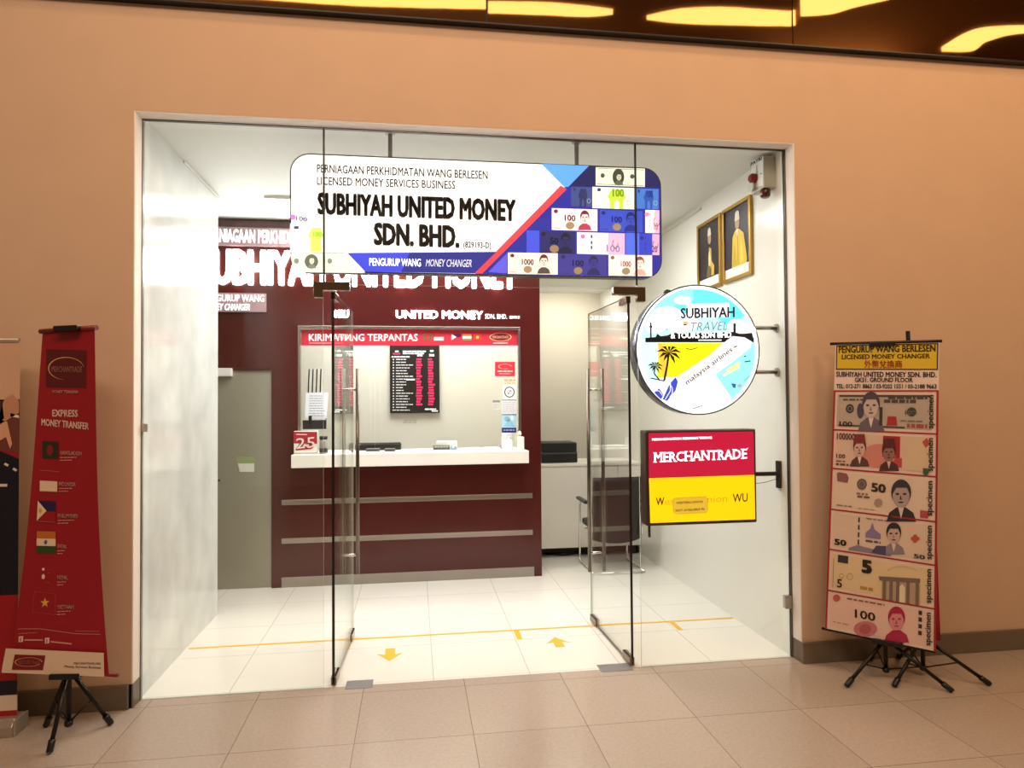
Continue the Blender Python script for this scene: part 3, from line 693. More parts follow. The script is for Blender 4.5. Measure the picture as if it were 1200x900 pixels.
# left lower corner notes
a.text('100', (347, 258), (360, 260), 5, p('#5c4a6c', .8), 3, .02); a.ell(343.5, 254.5, 3, 3.4, p('#d078d8', .9), 3, 12); a.poly([(352, 254), (376, 264), (356, 257)], p('#b8a8dc', .9), 2)
a.rect(340, 262, 378, 296, p('#f2f6f4', .95), 2); a.rect(344.5, 265, 350, 268.5, p('#444a66', .7), 3)
a.poly([(364, 295), (364, 280), (361, 276), (366, 267), (376, 267), (379, 276), (376, 280), (377, 295)], p('#cfe86c', .95), 3); a.text('100', (367, 277), (377, 277.3), 5, p('#9cc038', .9), 4, .05)
a.poly([(340, 298), (405, 297), (428, 320), (345, 319)], p('#e6eee2', .95), 3); a.line([(340, 297), (404, 296.4)], .7, p('#6a726a', .7), 4)
for cx in (347.5, 386.5): a.ell(cx, 306, 3, 3.2, p('#8c968e', .8), 4, 14)
a.ell(365, 306.5, 8, 8.5, p('#6a7064', .75), 4); a.bust(365.5, 309, 9, p('#e6eadc', .9), p('#6d7064', .75), p('#848a7c', .8), 5)
# blue foot bar
a.poly([(407, 296.5), (582, 295.2), (556, 320.5), (428, 318.5)], p('#3a48e0', .9), 5); a.poly([(480, 296), (582, 295.2), (556, 320.5), (470, 319)], p('#242c8c', .85), 6)
a.text('PENGURUP WANG', (433, 311.3), (493, 312.3), 8.6, p('#ffffff', 1.0), 7, .004)
a.text('MONEY CHANGER', (499, 312.3), (552.5, 313), 8.4, p('#eef0ff', 1.0), 7, 0, .25)
a.text('PERNIAGAAN PERKHIDMATAN WANG BERLESEN', (371.5, 202), (571.5, 210), 9.4, p('#20202c', .05), 3, .012)
a.text('LICENSED MONEY SERVICES BUSINESS', (371.5, 216.5), (533.5, 221.5), 9.2, p('#20202c', .05), 3, .012)
a.text('SUBHIYAH UNITED MONEY', (372, 250), (604.5, 258.5), 23.2, p('#14141a', .05), 4, .06)
a.text('SDN. BHD.', (438, 286), (538.5, 289.5), 23.8, p('#14141a', .05), 4, .06)
a.text('(829193-D)', (543, 290), (575.5, 291), 6.8, p('#24242c', .1), 4, .02)
obj('face', a, p, hs)
for x in (1.436, 2.64):
    obj('rod', MB().tube([(x, .085, 3.235), (x, .085, 3.4)], .014, 12), mat('grey_rod', '#9d9d98', .4), hs, smooth=True)
    obj('ceiling_plate', MB().lathe([(.03, 0), (.03, .006)], (x, .085, ZC-.006), 16), mat('grey_rod', '#9d9d98', .4), hs)

# ================================================================== ROUND SIGN
rc, rr = Vector((3.447, .05, 2.038)), .432
rs = thing('round_sign', (3.447, .11, 1.606), 'round backlit travel sign with palms and aeroplane on the right inner wall', 'sign')
obj('drum', MB().lathe([(rr-.004, 0), (rr, .004), (rr, .128), (rr-.006, .132)], rc, 64, axis='y'), mat('drum_grey', '#6c7080', .25, .9), rs, smooth=True)
obj('rim', MB().lathe([(rr-.006, -.001), (rr+.0015, -.001), (rr+.0015, .006), (rr-.006, .006)], rc, 64, axis='y'), mat('rim_navy', '#232a48', .4), rs)
p = Pal('travel', 1.0, .3); a = plane_y(.049)
def disc(r, m, layer, cx=0, cz=0):
    k = len(a.v); a.v += [Vector((rc.x+r*math.cos(2*math.pi*i/64), .049-.0008*layer, rc.z+r*math.sin(2*math.pi*i/64))) for i in range(64)]; a.f.append([k+i for i in range(64)][::-1]); a.m.append(m)
disc(rr-.007, p('#f4ffff', 1.0), 1)
# turquoise sky with clouds
def seg(r0, r1, a0, a1, m, layer):
    n = 24
    for i in range(n):
        t0, t1 = math.radians(a0+(a1-a0)*i/n), math.radians(a0+(a1-a0)*(i+1)/n)
        k = len(a.v); a.v += [Vector((rc.x+r*math.cos(t), .049-.0008*layer, rc.z+r*math.sin(t))) for r, t in ((r0, t0), (r1, t0), (r1, t1), (r0, t1))]
        a.f.append([k+3, k+2, k+1, k]); a.m.append(m)
seg(.0, .405, 10, 170, p('#b4f6f8', 1.0), 2); seg(.25, .40, 35, 150, p('#62e6ec', .95), 3); seg(.33, .41, 95, 160, p('#8af0f4', 1.), 4)
seg(.2, .40, -55, 25, p('#8ff0f2', 1.0), 3); seg(.1, .40, 170, 215, p('#c8f8fb', 1.0), 3)
for cx, cy, rx, ry in ((781, 372, 20, 13), (768, 380, 14, 10), (798, 378, 20, 11), (873, 388, 13, 9), (862, 382, 10, 8), (800, 352, 10, 5)):
    a.ell(cx, cy, rx, ry, p('#ffffff', 1.0), 5, 24)
a.poly([(804, 356), (854, 355), (855, 372), (805, 373)], p('#ffffff', 1.0), 5)
# skyline
sky = [(756, 396), (768, 395), (770, 391), (774, 394), (782, 393), (786, 391), (790, 394), (800, 391), (860, 389), (866, 391), (872, 391), (881, 390), (883, 400), (756, 401)]
a.poly(sky, p('#141830', .15), 6); a.rect(756, 396, 883, 401.2, p('#120f22', .15), 6); a.rect(761.5, 378, 763.3, 397, p('#1c2c58', .2), 6); a.ell(762.4, 383, 1.8, 1.5, p('#1c2c58', .2), 7, 10); a.rect(859, 379, 862, 396, p('#1b2550', .2), 6); a.rect(787, 390, 858, 399, p('#120f22', .15), 6)
# yellow sand and sunset
a.poly([(771, 402), (853, 402), (794, 441), (770, 443)], p('#ffe713', .98), 6); a.poly([(770, 402), (776, 402), (783, 440), (776, 443)], p('#ffc04a', .98), 7)
def palm(cx, cy, s, bx, by):
    a.line([(cx, cy), (cx-1.5*s/10, (cy+by)/2), (bx, by)], s*.16, p('#20140e', .1), 8)
    for an, l in ((10, 1.0), (45, .9), (85, .75), (130, .9), (165, 1.05), (200, .85), (-25, 1.0), (-60, 1.0), (235, .75)):
        t_ = math.radians(an); ex, ey = cx+s*l*math.cos(t_), cy-s*l*.85*math.sin(t_)+s*.18; mx_, my_ = cx+s*l*.55*math.cos(t_), cy-s*l*.55*math.sin(t_)-s*.06
        nx, ny = -math.sin(t_)*s*.13, -math.cos(t_)*s*.13
        a.poly([(cx, cy), (mx_+nx, my_+ny), (ex, ey), (mx_-nx*.8, my_-ny*.8)], p('#20140e', .1), 9)
palm(783.5, 413, 15, 778, 446); palm(767.5, 429, 9.5, 773, 446)
a.line([(762, 443), (778, 446.5)], 1.2, p('#1c3a6c', .2), 9)
a.line([(803, 408), (809, 409.8), (817, 407.5)], .8, p('#3a3410', .2), 8)
# aeroplane
a.poly([(800, 441), (822, 424), (846, 403), (858, 394), (872, 395.5), (881, 401), (878, 408), (868, 416), (851, 429), (829, 445), (804, 471), (785, 477), (778, 470)], p('#ffffff', 1.0), 10)
a.poly([(776, 468), (784, 450), (791, 442), (794, 447), (791, 458), (781, 470)], p('#3848d8', .8), 11); a.poly([(766, 460), (772, 455), (777, 463), (774, 468)], p('#3848d8', .8), 11)
a.line([(779, 452), (785, 449), (785, 458), (779, 468)], 1.0, p('#e4f0ff', 1.), 12); a.line([(766, 458), (772, 458), (776, 464)], .8, p('#e4f0ff', 1.), 12); a.ring(781, 458, 7, 9, 1.2, p('#dfeaff', 1.), 12, 12, -60, 120)
a.text('malaysia airlines', (804.5, 451), (858, 411), 5.6, p('#3a4656', .15), 11, .012, 0, (-.55, -.84)); a.line([(859, 407.5), (863, 405.5)], 1.3, p('#3a4656', .3), 11)
a.poly([(850, 434), (866, 424), (868, 426), (853, 435)], p('#ffe48a', 1.), 9); a.poly([(846, 440), (864, 428), (866, 431), (848, 441)], p('#fff0b0', 1.), 9)
a.line([(800, 478), (808, 464), (818, 454), (836, 440)], .8, p('#b8c4cc', .8), 12); a.line([(836, 465), (850, 455)], .6, p('#b8c4cc', .8), 11)
a.poly([(856, 449), (862, 450), (861, 455), (858, 454)], p('#3a58c8', .7), 11); a.ell(866, 452, 3, 2.6, p('#a8b8c4', .8), 11, 10); a.line([(871, 446), (883, 437)], .7, p('#5a7080', .5), 9)
a.line([(871, 418), (874, 417)], 1.2, p('#2a4a5c', .3), 9); a.line([(872, 424), (879, 423)], 1.4, p('#3a5a6c', .4), 9)
a.line([(811, 479), (823, 475)], 1.2, p('#8fa6b0', .6), 12)
# lettering
a.text('SUBHIYAH', (797, 373.2), (860.5, 371.5), 11.5, p('#27305e', .2), 8, .03)
a.text('TRAVEL', (809, 388.2), (852, 386.5), 10, p('#8c96a4', .5), 8, .0, .25); a.ell(803, 379, 3.2, 2.4, p('#f0b070', .9), 8, 12); a.rect(800.5, 380, 804, 381.5, p('#203040', .2), 9)
a.text('& TOURS SDN BHD', (785.5, 396.5), (856.5, 395.5), 6.4, p('#ffffff', 1.), 9, .025); a.rect(818, 398, 845, 399.4, p('#f0f4ff', 1.), 8)
obj('face', a, p, rs)
for z in (2.193, 1.891):
    br = obj('bracket', MB().tube([(rc.x+rr*.9, .115, z), (XW-.006, .115, z)], .014, 14), STEEL, rs, smooth=True)
    obj('flange', MB().lathe([(.03, -.012), (.03, 0)], (XW, .115, z), 18, axis='x'), STEEL, br)
obj('knob', MB().lathe([(.001, .03), (.022, .022), (.026, .008), (.02, -.01)], (3.265, .125, 2.42), 16), BLACK, rs, smooth=True)

# ================================================================== RECTANGULAR SIGN
qs = thing('square_sign', (3.46, .11, .885), 'red over yellow backlit money transfer sign with dark case on the right inner wall', 'sign')
obj('case', MB().box(3.077, 3.845, .052, .168, .883, 1.507), mat('sign_maroon_case', '#2a0f0e', .35), qs, bevel=.008)
p = Pal('transfer', .85, .3); a = plane_y(.0515)
a.grid([(760, 507.5), (883, 505.5), (884, 556.5), (760.5, 560.5)], p('#b4073a', .85), 1, 4, 3)
a.grid([(760.5, 560.5), (884, 556.5), (885, 608.5), (762, 613)], p('#f3c600', 1.0), 1, 4, 3)
a.text('PERKHIDMATAN KIRIMAN WANG', (764, 516.3), (834, 514), 2.6, p('#fff0f4', 1.), 4, .03)
# serif capitals: stems with small foot and head slabs
def serif(tx, p0, p1, h, m, layer):
    a.text(tx, p0, p1, h, m, layer, .012)
    v, f = glyphs(tx, .012, 0.); x0 = min(q[0] for q in v); x1 = max(q[0] for q in v); e = (p1[0]-p0[0], p1[1]-p0[1])
    stems = {'M': (.1, .9), 'E': (.12,), 'R': (.13, .93), 'H': (.12, .88), 'A': (.06, .94), 'N': (.12,), 'T': (.5,), 'D': (.13,), 'É': (.12,)}
    top = {'M': (.1, .9), 'E': (.12,), 'R': (.13,), 'H': (.12, .88), 'N': (.12, .88), 'D': (.13,), 'É': (.12,)}
    for i, ch in enumerate(tx):
        r_ = max(q[0] for q in glyphs(tx[:i+1], .012, 0.)[0]); g = glyphs(ch, .012, 0.)[0]; wd = max(q[0] for q in g)-min(q[0] for q in g); l_ = r_-wd
        for tab, z in ((stems, 0.), (top, 1.)):
            for s_ in tab.get(ch, ()):
                u = (l_+s_*wd-x0)/(x1-x0); cx, cy = p0[0]+u*e[0], p0[1]+u*e[1]-z*h
                a.rect(cx-h*.2, cy-h*.05, cx+h*.2, cy+h*.05, m, layer)
serif('MERCHANTRADE', (766.5, 541.5), (875, 537), 10.8, p('#fff4f8', 1.05), 5); a.line([(873.5, 526.5), (876.5, 525)], .9, p('#fff4f8', 1.), 5)
a.text('estern Union', (779, 591.5), (852, 587.8), 8.2, p('#b8a814', .7), 3, .0); a.text('W', (768.5, 592), (778.3, 591.6), 8.6, p('#2f2a08', .1), 4, .02)
a.text('WU', (858.5, 588.5), (876, 587.5), 9.6, p('#1e1a06', .1), 4, .01)
o_ = [(788, 585), (791, 583), (826, 581.5), (829, 584), (829.5, 598.5), (827, 601), (792, 602.5), (788.5, 600)]
a.poly(o_, p('#c0a424', .7), 5); a.poly([(789, 585.6), (791.5, 583.8), (825.5, 582.3), (828.3, 584.5), (828.8, 598), (826.5, 600.3), (792.5, 601.7), (789.3, 599.5)], p('#dcb838', .7), 6)
a.text('WESTERN UNION', (792, 590.6), (823, 589), 2.6, p('#5c4c10', .2), 7, .02); a.text('NOT AVAILABLE IN', (791.5, 599.5), (825, 597.5), 2.6, p('#5c4c10', .2), 7, .02)
obj('face', a, p, qs)
br = obj('bracket', MB().box(3.845, XW-.018, .095, .125, 1.186, 1.212), BLACKM, qs)
obj('flange', MB().box(XW-.018, XW, .085, .135, 1.10, 1.285), BLACKM, br, bevel=.003)
obj('cable', MB().tube([(3.845, .11, 1.13), (3.94, .11, 1.142), (XW-.01, .11, 1.165)], .002, 6), BLACK, qs)
obj('bolt', MB().tube([(3.115, .11, .885), (3.115, .11, .80)], .009, 10), BLACKM, qs, smooth=True)

# ================================================================== ALARM BOX, PICTURES, TRUNKING
al = thing('alarm_box', (4.0, .19, 3.155), 'grey and white alarm siren box with red lamps, high beside the gold portraits', 'alarm box')
obj('case', MB().box(3.957, XW, .098, .285, 3.158, 3.375), mat('alarm_beige', '#b9b6a6', .45), al, bevel=.004)
p = Pal('alarm', 0., .5); a = plane_x(3.9565)
a.poly([tuple(q) for q in ((880.3, 189), (894.2, 182), (894.2, 217), (880.3, 222))], p('#eceae6'), 1)
a.text('PATRI', (879.8, 195), (893, 187), 4.0, p('#33302e'), 2, .05); a.line([(887, 193), (887.2, 205)], .8, p('#8a8a88'), 2); a.line([(891, 204), (893, 203)], 1.4, p('#9a9a98'), 2)
obj('cover', a, p, al)
obj('strobe', MB().lathe([(.034, 0), (.034, -.03), (.022, -.045)], (3.957, .215, 3.255), 18, axis='x'), mat('strobe_red', '#8a1218', .2), al, smooth=True)
obj('siren_horn', MB().lathe([(.012, 0), (.03, -.012), (.036, -.03)], (3.957, .23, 3.20), 18, axis='x'), mat('horn_grey', '#b5b2ac', .4), al, smooth=True)
obj('lamp', MB().lathe([(.026, 0), (.034, -.012), (.034, -.05), (.024, -.062)], (3.985, .135, 3.158), 18), mat('lamp_red', '#4a0d10', .2), al, smooth=True)
GOLD = mat('gold_frame', '#b08a3c', .3, .8)
for k, (px, lb) in enumerate((((819, 846, 264, 249, 331, 334), 'gold framed portrait on the right wall, the one farther from the glass'), ((849, 881, 249, 229, 333, 322), 'gold framed portrait of a figure in yellow robes, nearer the glass'))):
    y0, y1 = ((.885, .425), (1.375, .925))[1-k]
    z0, z1 = 2.622, 3.21
    t = thing('framed_picture', (XW-.012, (y0+y1)/2, z0), lb, 'picture', 'framed portraits on the right wall')
    fm = MB()
    for (ya, yb, za, zb) in ((y1, y0, z0, z0+.028), (y1, y0, z1-.028, z1), (y1, y1+.028, z0+.028, z1-.028), (y0-.028, y0, z0+.028, z1-.028)):
        fm.box(XW-.026, XW, ya, yb, za, zb)
    obj('frame', fm, GOLD, t, bevel=.003)
    p = Pal('portrait', 0., .3)
    a = Art(lambda u, v, y0=y0, y1=y1: Vector((XW-.010, y0-.028+(y1-y0+.056)*u, z1-.028-(z1-z0-.056)*v)), Vector((-1, 0, 0)))
    a.rect(0, 0, 1, 1, p('#2c2638' if k else '#221f2c'), 1); a.rect(0, .86, 1, 1, p('#e9e6dc'), 2)
    for q in range(2): words(a, .2, .91+q*.04, .8, .012, p('#9a978e'), 3, .08, .2)
    sk = p('#b89070'); rob = p('#d9b93c' if k else '#6a5c34'); dk = p('#5a4a20' if k else '#2c2a24'); gd = p('#c8a450')
    if k:
        a.poly([(.28, .86), (.32, .42), (.42, .34), (.6, .34), (.76, .42), (.88, .80), (.86, .86)], rob, 3)
        a.poly([(.3, .84), (.4, .5), (.5, .84)], p('#c4a02e'), 4); a.poly([(.62, .84), (.66, .46), (.76, .82)], p('#eacb58'), 4); a.line([(.52, .36), (.54, .84)], .03, p('#b08c28'), 4)
        a.ell(.52, .24, .085, .095, sk, 4); a.poly([(.42, .2), (.45, .08), (.52, .06), (.59, .08), (.62, .2)], p('#e0d4b8'), 5); a.poly([(.46, .33), (.58, .33), (.52, .44)], p('#e8dfc8'), 5)
    else:
        a.poly([(.28, .86), (.36, .45), (.46, .36), (.58, .36), (.68, .46), (.8, .86)], dk, 3)
        a.poly([(.44, .74), (.5, .38), (.6, .42), (.62, .72)], gd, 4); a.poly([(.36, .84), (.44, .66), (.58, .7), (.52, .86)], rob, 5); a.poly([(.58, .84), (.62, .62), (.74, .7), (.72, .84)], gd, 5); a.ell(.52, .56, .05, .12, p('#e2d2a0'), 6)
        a.ell(.52, .25, .08, .085, sk, 4); a.poly([(.43, .2), (.46, .1), (.52, .07), (.58, .1), (.61, .2)], p('#d8d0c0'), 5)
    obj('print', a, p, t)
tag(obj('cable_trunking', MB().box(XW-.014, XW, 1.32, 2.25, 3.345, 3.368), mat('trunk_white', '#d8d6cc', .5), bevel=.003), 'white cable trunking high on the right wall beyond the portraits', 'cable trunking', 'cable trunkings')
tag(obj('cable_trunking', MB().box(0, .014, .72, 1.57, 3.372, 3.39), mat('trunk_white', '#d8d6cc', .5), bevel=.002), 'white cable trunking along the top of the left marble wall', 'cable trunking', 'cable trunkings')
cl = thing('ceiling_light', (.68, 1.84, ZC-.02), 'square white ceiling panel light left of the hanging sign', 'ceiling light')
fm = MB()
for x0, x1, y0, y1 in ((.37, .99, 1.53, 1.555), (.37, .99, 2.125, 2.15), (.37, .395, 1.555, 2.125), (.965, .99, 1.555, 2.125)): fm.box(x0, x1, y0, y1, ZC-.022, ZC)
obj('frame', fm, WHITE, cl); obj('diffuser', MB().box(.395, .965, 1.555, 2.125, ZC-.016, ZC), mat('panel_light', '#ffffff', .5, emit=7.), cl)

# ================================================================== BACK OFFICE
YD = 3.0
ds = thing('reception_desk', (3.42, YD, 0), 'long white desk in the back room right of the counter booth', 'desk')
dt = mat('desk_white', '#e2ddd2', .35)
obj('front_panel', MB().box(2.83, 3.78, YD, YD+.03, .105, .985), dt, ds, bevel=.003)
obj('front_panel', MB().box(3.786, XW-.002, YD, YD+.03, .105, .985), dt, ds, bevel=.003)
obj('desktop', MB().box(2.83, XW-.002, YD-.012, YD+.62, .985, 1.012), dt, ds, bevel=.004)
for x in (2.84, 3.96): obj('foot', MB().box(x, x+.05, YD+.08, YD+.56, 0, .985), mat('desk_dark', '#35302b', .6), ds)
obj('shade_panel', MB().box(2.90, XW-.004, YD+.2, YD+.22, 0, .30), mat('desk_dark', '#35302b', .6), ds)  # dark panel added to give the gap under the desk its shade
pr = thing('printer', (3.17, YD+.3, 1.012), 'black printer on the white desk beside the booth', 'printer')
obj('body', MB().box(2.96, 3.365, YD+.12, YD+.45, 1.012, 1.12), BLACK, pr, bevel=.012)
obj('lid', MB().box(2.965, 3.36, YD+.13, YD+.45, 1.127, 1.235), mat('printer_black', '#060606', .55), pr, bevel=.012)
obj('seam', MB().box(2.962, 3.363, YD+.128, YD+.448, 1.117, 1.129), mat('printer_grey', '#34373a', .4), pr)
cb = MB().tube([(3.0, 3.17, .012), (3.2, 3.08, .012), (3.35, 3.15, .012), (3.6, 3.07, .012), (3.75, 3.16, .012)], .01, 8)
tag(obj('cable', cb, BLACK, smooth=True), 'black cables lying on the floor under the white desk', 'cable')

# visitor chair seen from behind
ch = thing('visitor_chair', (3.56, 2.5, 0), 'black visitor chair with chrome sled frame seen from behind', 'chair')
CB = mat('chair_black', '#1d1311', .5, noise=.1, nscale=60)
def curved_panel(x0, x1, z0, z1, ybase, sag, th, rb):
    m = MB(); nx, nz = 12, 10; vs = []
    for side in (0, 1):
        for j in range(nz+1):
            for i in range(nx+1):
                u, v = i/nx, j/nz; x = x0+(x1-x0)*u; z = z0+(z1-z0)*v
                zz = z - (rb*(1-(2*u-1)**2) if v < .001 else rb*(1-(2*u-1)**2)*(1-v))
                y = ybase+sag*(1-(2*u-1)**2)*-1+.06*(1-v)+side*th
                vs.append((x, y, zz))
    K = (nx+1)*(nz+1); fs = []
    for j in range(nz):
        for i in range(nx):
            q = j*(nx+1)+i; fs += [(q, q+1, q+nx+2, q+nx+1), (K+q, K+q+nx+1, K+q+nx+2, K+q+1)]
    for i in range(nx): fs += [(i, K+i, K+i+1, i+1), (nz*(nx+1)+i, nz*(nx+1)+i+1, K+nz*(nx+1)+i+1, K+nz*(nx+1)+i)]
    for j in range(nz):
        q = j*(nx+1); fs += [(q, q+nx+1, K+q+nx+1, K+q), (q+nx, K+q+nx, K+q+2*nx+1, q+2*nx+1)]
    m.add(vs, fs); return m
obj('backrest', curved_panel(3.315, 3.80, .32, .94, 2.27, .03, .035, .035), CB, ch, smooth=True)
obj('seat', MB().box(3.325, 3.79, 2.34, 2.80, .40, .465), CB, ch, bevel=.02)
for sx, x in ((-1, 3.30), (1, 3.815)):
    obj('frame_tube', MB().tube([(x, 2.24, .013), (x, 2.74, .013), (x, 2.79, .03), (x, 2.80, .07), (x, 2.78, .60), (x, 2.74, .655), (x, 2.68, .67), (x, 2.36, .66), (x, 2.31, .62), (x, 2.30, .45), (x, 2.30, .36)], .0115, 12), CHROME, ch, smooth=True)
    obj('armrest', MB().obox((x-.022-(.035 if sx < 0 else 0), 2.36, .672), (.05, 0, 0), (0, .36, 0), (0, 0, .03)), BLACK, ch, bevel=.01)
obj('frame_bar', MB().tube([(3.30, 2.24, .013), (3.815, 2.24, .013)], .0115, 12), CHROME, ch, smooth=True)
obj('frame_bar', MB().tube([(3.30, 2.60, .39), (3.815, 2.60, .39)], .0115, 12), CHROME, ch, smooth=True)

# ================================================================== FLOOR MARKINGS
TAPE = mat('yellow_tape', '#e2ae2c', .45)
tag(obj('floor_tape', MB().box(.02, 4.03, .797, .825, 0, .0012), TAPE), 'long yellow tape line across the white shop floor', 'floor tape')
for x, lb in ((1.11, 'short yellow tape tick under the left glass door'), (2.322, 'short yellow tape tick at the middle of the tape line'), (3.527, 'short yellow tape tick near the right wall')):
    tag(obj('tape_tick', MB().obox((x-.02, .615, 0), (.04, 0, 0), (0, .182, 0), (0, 0, .0012)), TAPE), lb, 'floor tape', 'short tape ticks')
def arrow(x, y0, y1, lb):
    s_ = 1 if y1 > y0 else -1; L = abs(y1-y0); hd = y0+s_*L*.5; ht = .085
    m = MB().prism([(x-.033, y0, 0), (x-.033, hd, 0), (x-ht, hd-s_*.02, 0), (x, y1, 0), (x+ht, hd-s_*.02, 0), (x+.033, hd, 0), (x+.033, y0, 0)], (0, 0, .0012))
    tag(obj('arrow_sticker', m, TAPE), lb, 'arrow sticker', 'yellow arrows on the floor')
arrow(1.41, .585, .355, 'yellow arrow sticker pointing out of the shop'); arrow(2.575, .42, .615, 'yellow arrow sticker pointing into the shop')

# ================================================================== BANNER STANDS
def tripod(par, feet, hub, post_z, top, leg_r=.011, brace=True):
    cx, cy = hub[0], hub[1]
    obj('pole', MB().tube([(cx, cy, post_z), hub, top], .0125, 12), BLACKM, par, smooth=True)
    obj('hub', MB().lathe([(.02, -.035), (.028, -.03), (.028, .02), (.018, .028)], hub, 16), BLACK, par, smooth=True)
    obj('lower_collar', MB().lathe([(.014, -.01), (.02, -.006), (.02, .014), (.014, .018)], (cx, cy, post_z+.012), 14), BLACK, par, smooth=True)
    for fx, fy in feet:
        f_ = Vector((fx, fy, .012)); h_ = Vector(hub); d_ = (f_-h_)
        l = obj('leg', MB().tube([h_+d_*.04, h_+d_*.93], leg_r, 10), BLACKM, par, smooth=True)
        obj('rubber_foot', MB().tube([h_+d_*.86, h_+d_*.90, h_+d_*.985, f_+Vector((0, 0, -.003))], .0165, 10, r2=.0155), BLACK, l, smooth=True)
        q = h_+d_*.55
        obj('brace', MB().tube([(cx, cy, post_z+.018), q], .0045, 8), BLACKM, par, smooth=True)

def bil(TL, TR, BR, BL, q):
    """photo quad -> bilinear cloth surface"""
    TL, TR, BR, BL = map(Vector, (TL, TR, BR, BL)); (a0, b0), (a1, b1), (a2, b2), (a3, b3) = q
    def inv(x, y):
        u = v = .5
        for _ in range(12):
            X_ = (a0*(1-u)+a1*u)*(1-v)+(a3*(1-u)+a2*u)*v-x; Y_ = (b0*(1-u)+b1*u)*(1-v)+(b3*(1-u)+b2*u)*v-y
            xu = (a1-a0)*(1-v)+(a2-a3)*v; xv = (a3-a0)*(1-u)+(a2-a1)*u; yu = (b1-b0)*(1-v)+(b2-b3)*v; yv = (b3-b0)*(1-u)+(b2-b1)*u
            D = xu*yv-xv*yu
            if abs(D) < 1e-9: break
            u -= (X_*yv-xv*Y_)/D; v -= (xu*Y_-X_*yu)/D
        return u, v
    def S_(u, v): return (TL*(1-u)+TR*u)*(1-v)+(BL*(1-u)+BR*u)*v
    def nrm(u, v):
        du = S_(u+.01, v)-S_(u-.01, v); dv = S_(u, v+.01)-S_(u, v-.01); n = du.cross(dv).normalized()
        return n if n.y < 0 else -n
    return inv, S_, nrm

# ---- left red banner
L = thing('banner_stand', (-.193, -.389, 0), 'tall red money transfer banner on a black tripod left of the shop front', 'banner stand')
tripod(L, [(-.36, -.275), (-.194, -.582), (-.026, -.309)], (-.197, -.389, .34), .045, (-.2, -.385, 2.10))
LTL, LTR, LBR, LBL = (-.354, -.35, 2.09), (-.040, -.49, 2.098), (.031, -.475, .325), (-.470, -.40, .372)
LQ = [(50, 390), (110, 385.2), (126.5, 792), (17, 774)]
inv, S_, nrm = bil(LTL, LTR, LBR, LBL, LQ)
def bow(u, v):   # the cloth draws in between its two bars
    return u + (.5-u)*.10*math.sin(math.pi*min(1, v*1.0))*(1 if v < 1 else 0)
mapf = lambda x, y: S_(bow(*inv(x, y)), inv(x, y)[1]); nf = lambda x, y: nrm(*inv(x, y))
p = Pal('banner', 0., .5); a = Art(mapf, nf, .0016)
a.grid(LQ, p('#9c0f20'), 0, 12, 48); back = Art(mapf, nf, .0016); back.grid(LQ, 0, -.6, 12, 48)
e = lambda u, v: tuple((LQ[0][k]*(1-u)+LQ[1][k]*u)*(1-v)+(LQ[3][k]*(1-u)+LQ[2][k]*u)*v for k in (0, 1))
a.grid([(54.5, 410), (101.5, 411), (102, 455.5), (53.5, 454.5)], p('#5d0f19'), 1, 4, 4)
a.ring(78, 432.5, 21.5, 13.5, 1.9, p('#d89a6a'), 2, 32, 10, 262, taper=True)
a.text('MERCHANTRADE', (61, 436.5), (97, 436.7), 6.4, p('#a86c62'), 2, .03)
a.text('MONEY TRANSFER', (61.5, 461), (93, 461.5), 3.0, p('#f8d6cc'), 2, .02)
a.text('EXPRESS', (61.5, 488.5), (93, 489), 7.6, p('#f6d0c4'), 2, .035)
a.text('MONEY TRANSFER', (48, 499), (106.5, 504), 7.6, p('#f6d0c4'), 2, .035)
def flag_text(name, x, y, x1, n=2):
    a.text(name, (x, y), (x1, y+1.2), 4.2, p('#f8cfc4'), 2, .02)
    for k in range(n): words(a, x, y+3.6+k*3.2, x+(x1-x)*(.8, .55)[k], .9, p('#e0a09a'), 2, 2, 5)
def fl(x0, y0, x1, y1, cols, sl=.06):
    n = len(cols)
    for i, c_ in enumerate(cols):
        if c_: a.rect(x0, y0+(y1-y0)*i/n, x1, y0+(y1-y0)*(i+1)/n, p(c_), 2, sl)
fl(49, 517, 69, 537, ['#2a2c1c']); a.ell(59, 528, 4.2, 6.2, p('#8a1a20'), 3, 16); flag_text('BANGLADESH', 71.5, 533, 98)
fl(46, 551, 68, 575, [None, '#efd2b8']); a.line([(46, 551), (70, 553)], .5, p('#c86a68'), 2); flag_text('INDONESIA', 70, 569, 91)
fl(44, 586, 66, 610, ['#231c4c', '#9d1020']); a.poly([(44, 586), (55, 598), (43, 609)], p('#f0dcb8'), 3); a.ell(47.5, 597.5, 2, 3, p('#d8a84a'), 4, 10); a.line([(43, 609.5), (66, 611.5)], .5, p('#c86a68'), 3); flag_text('PHILIPPINES', 69, 606, 94)
fl(43, 621, 66.5, 646, ['#c8702c', '#efd9bc', '#2e4a22']); a.ell(54.5, 634, 2, 2.6, p('#5a5a7a'), 3, 10); flag_text('INDIA', 69, 641, 80)
a.ell(51.8, 665, 1.7, 1.7, p('#f3d8cc'), 2, 10); a.ell(52, 673.5, 2, 3, p('#f3d8cc'), 2, 10); a.line([(57, 670), (60, 669.5)], .5, p('#c86a68'), 2); a.line([(56, 680), (60, 681)], .5, p('#c86a68'), 2); flag_text('NEPAL', 69, 677, 82)
for q in (((42, 690), (67, 694)), ((42, 690), (40, 713)), ((40, 713), (67, 718)), ((67, 694), (67, 718))): a.line(q, .6, p('#bc4448'), 2)
st_ = [(54.5+(5.6 if i % 2 == 0 else 2.3)*math.sin(i*math.pi/5), 703.5-(6. if i % 2 == 0 else 2.4)*math.cos(i*math.pi/5)) for i in range(10)]
a.poly(st_, p('#e8b04a'), 2); flag_text('VIETNAM', 69, 711, 89)
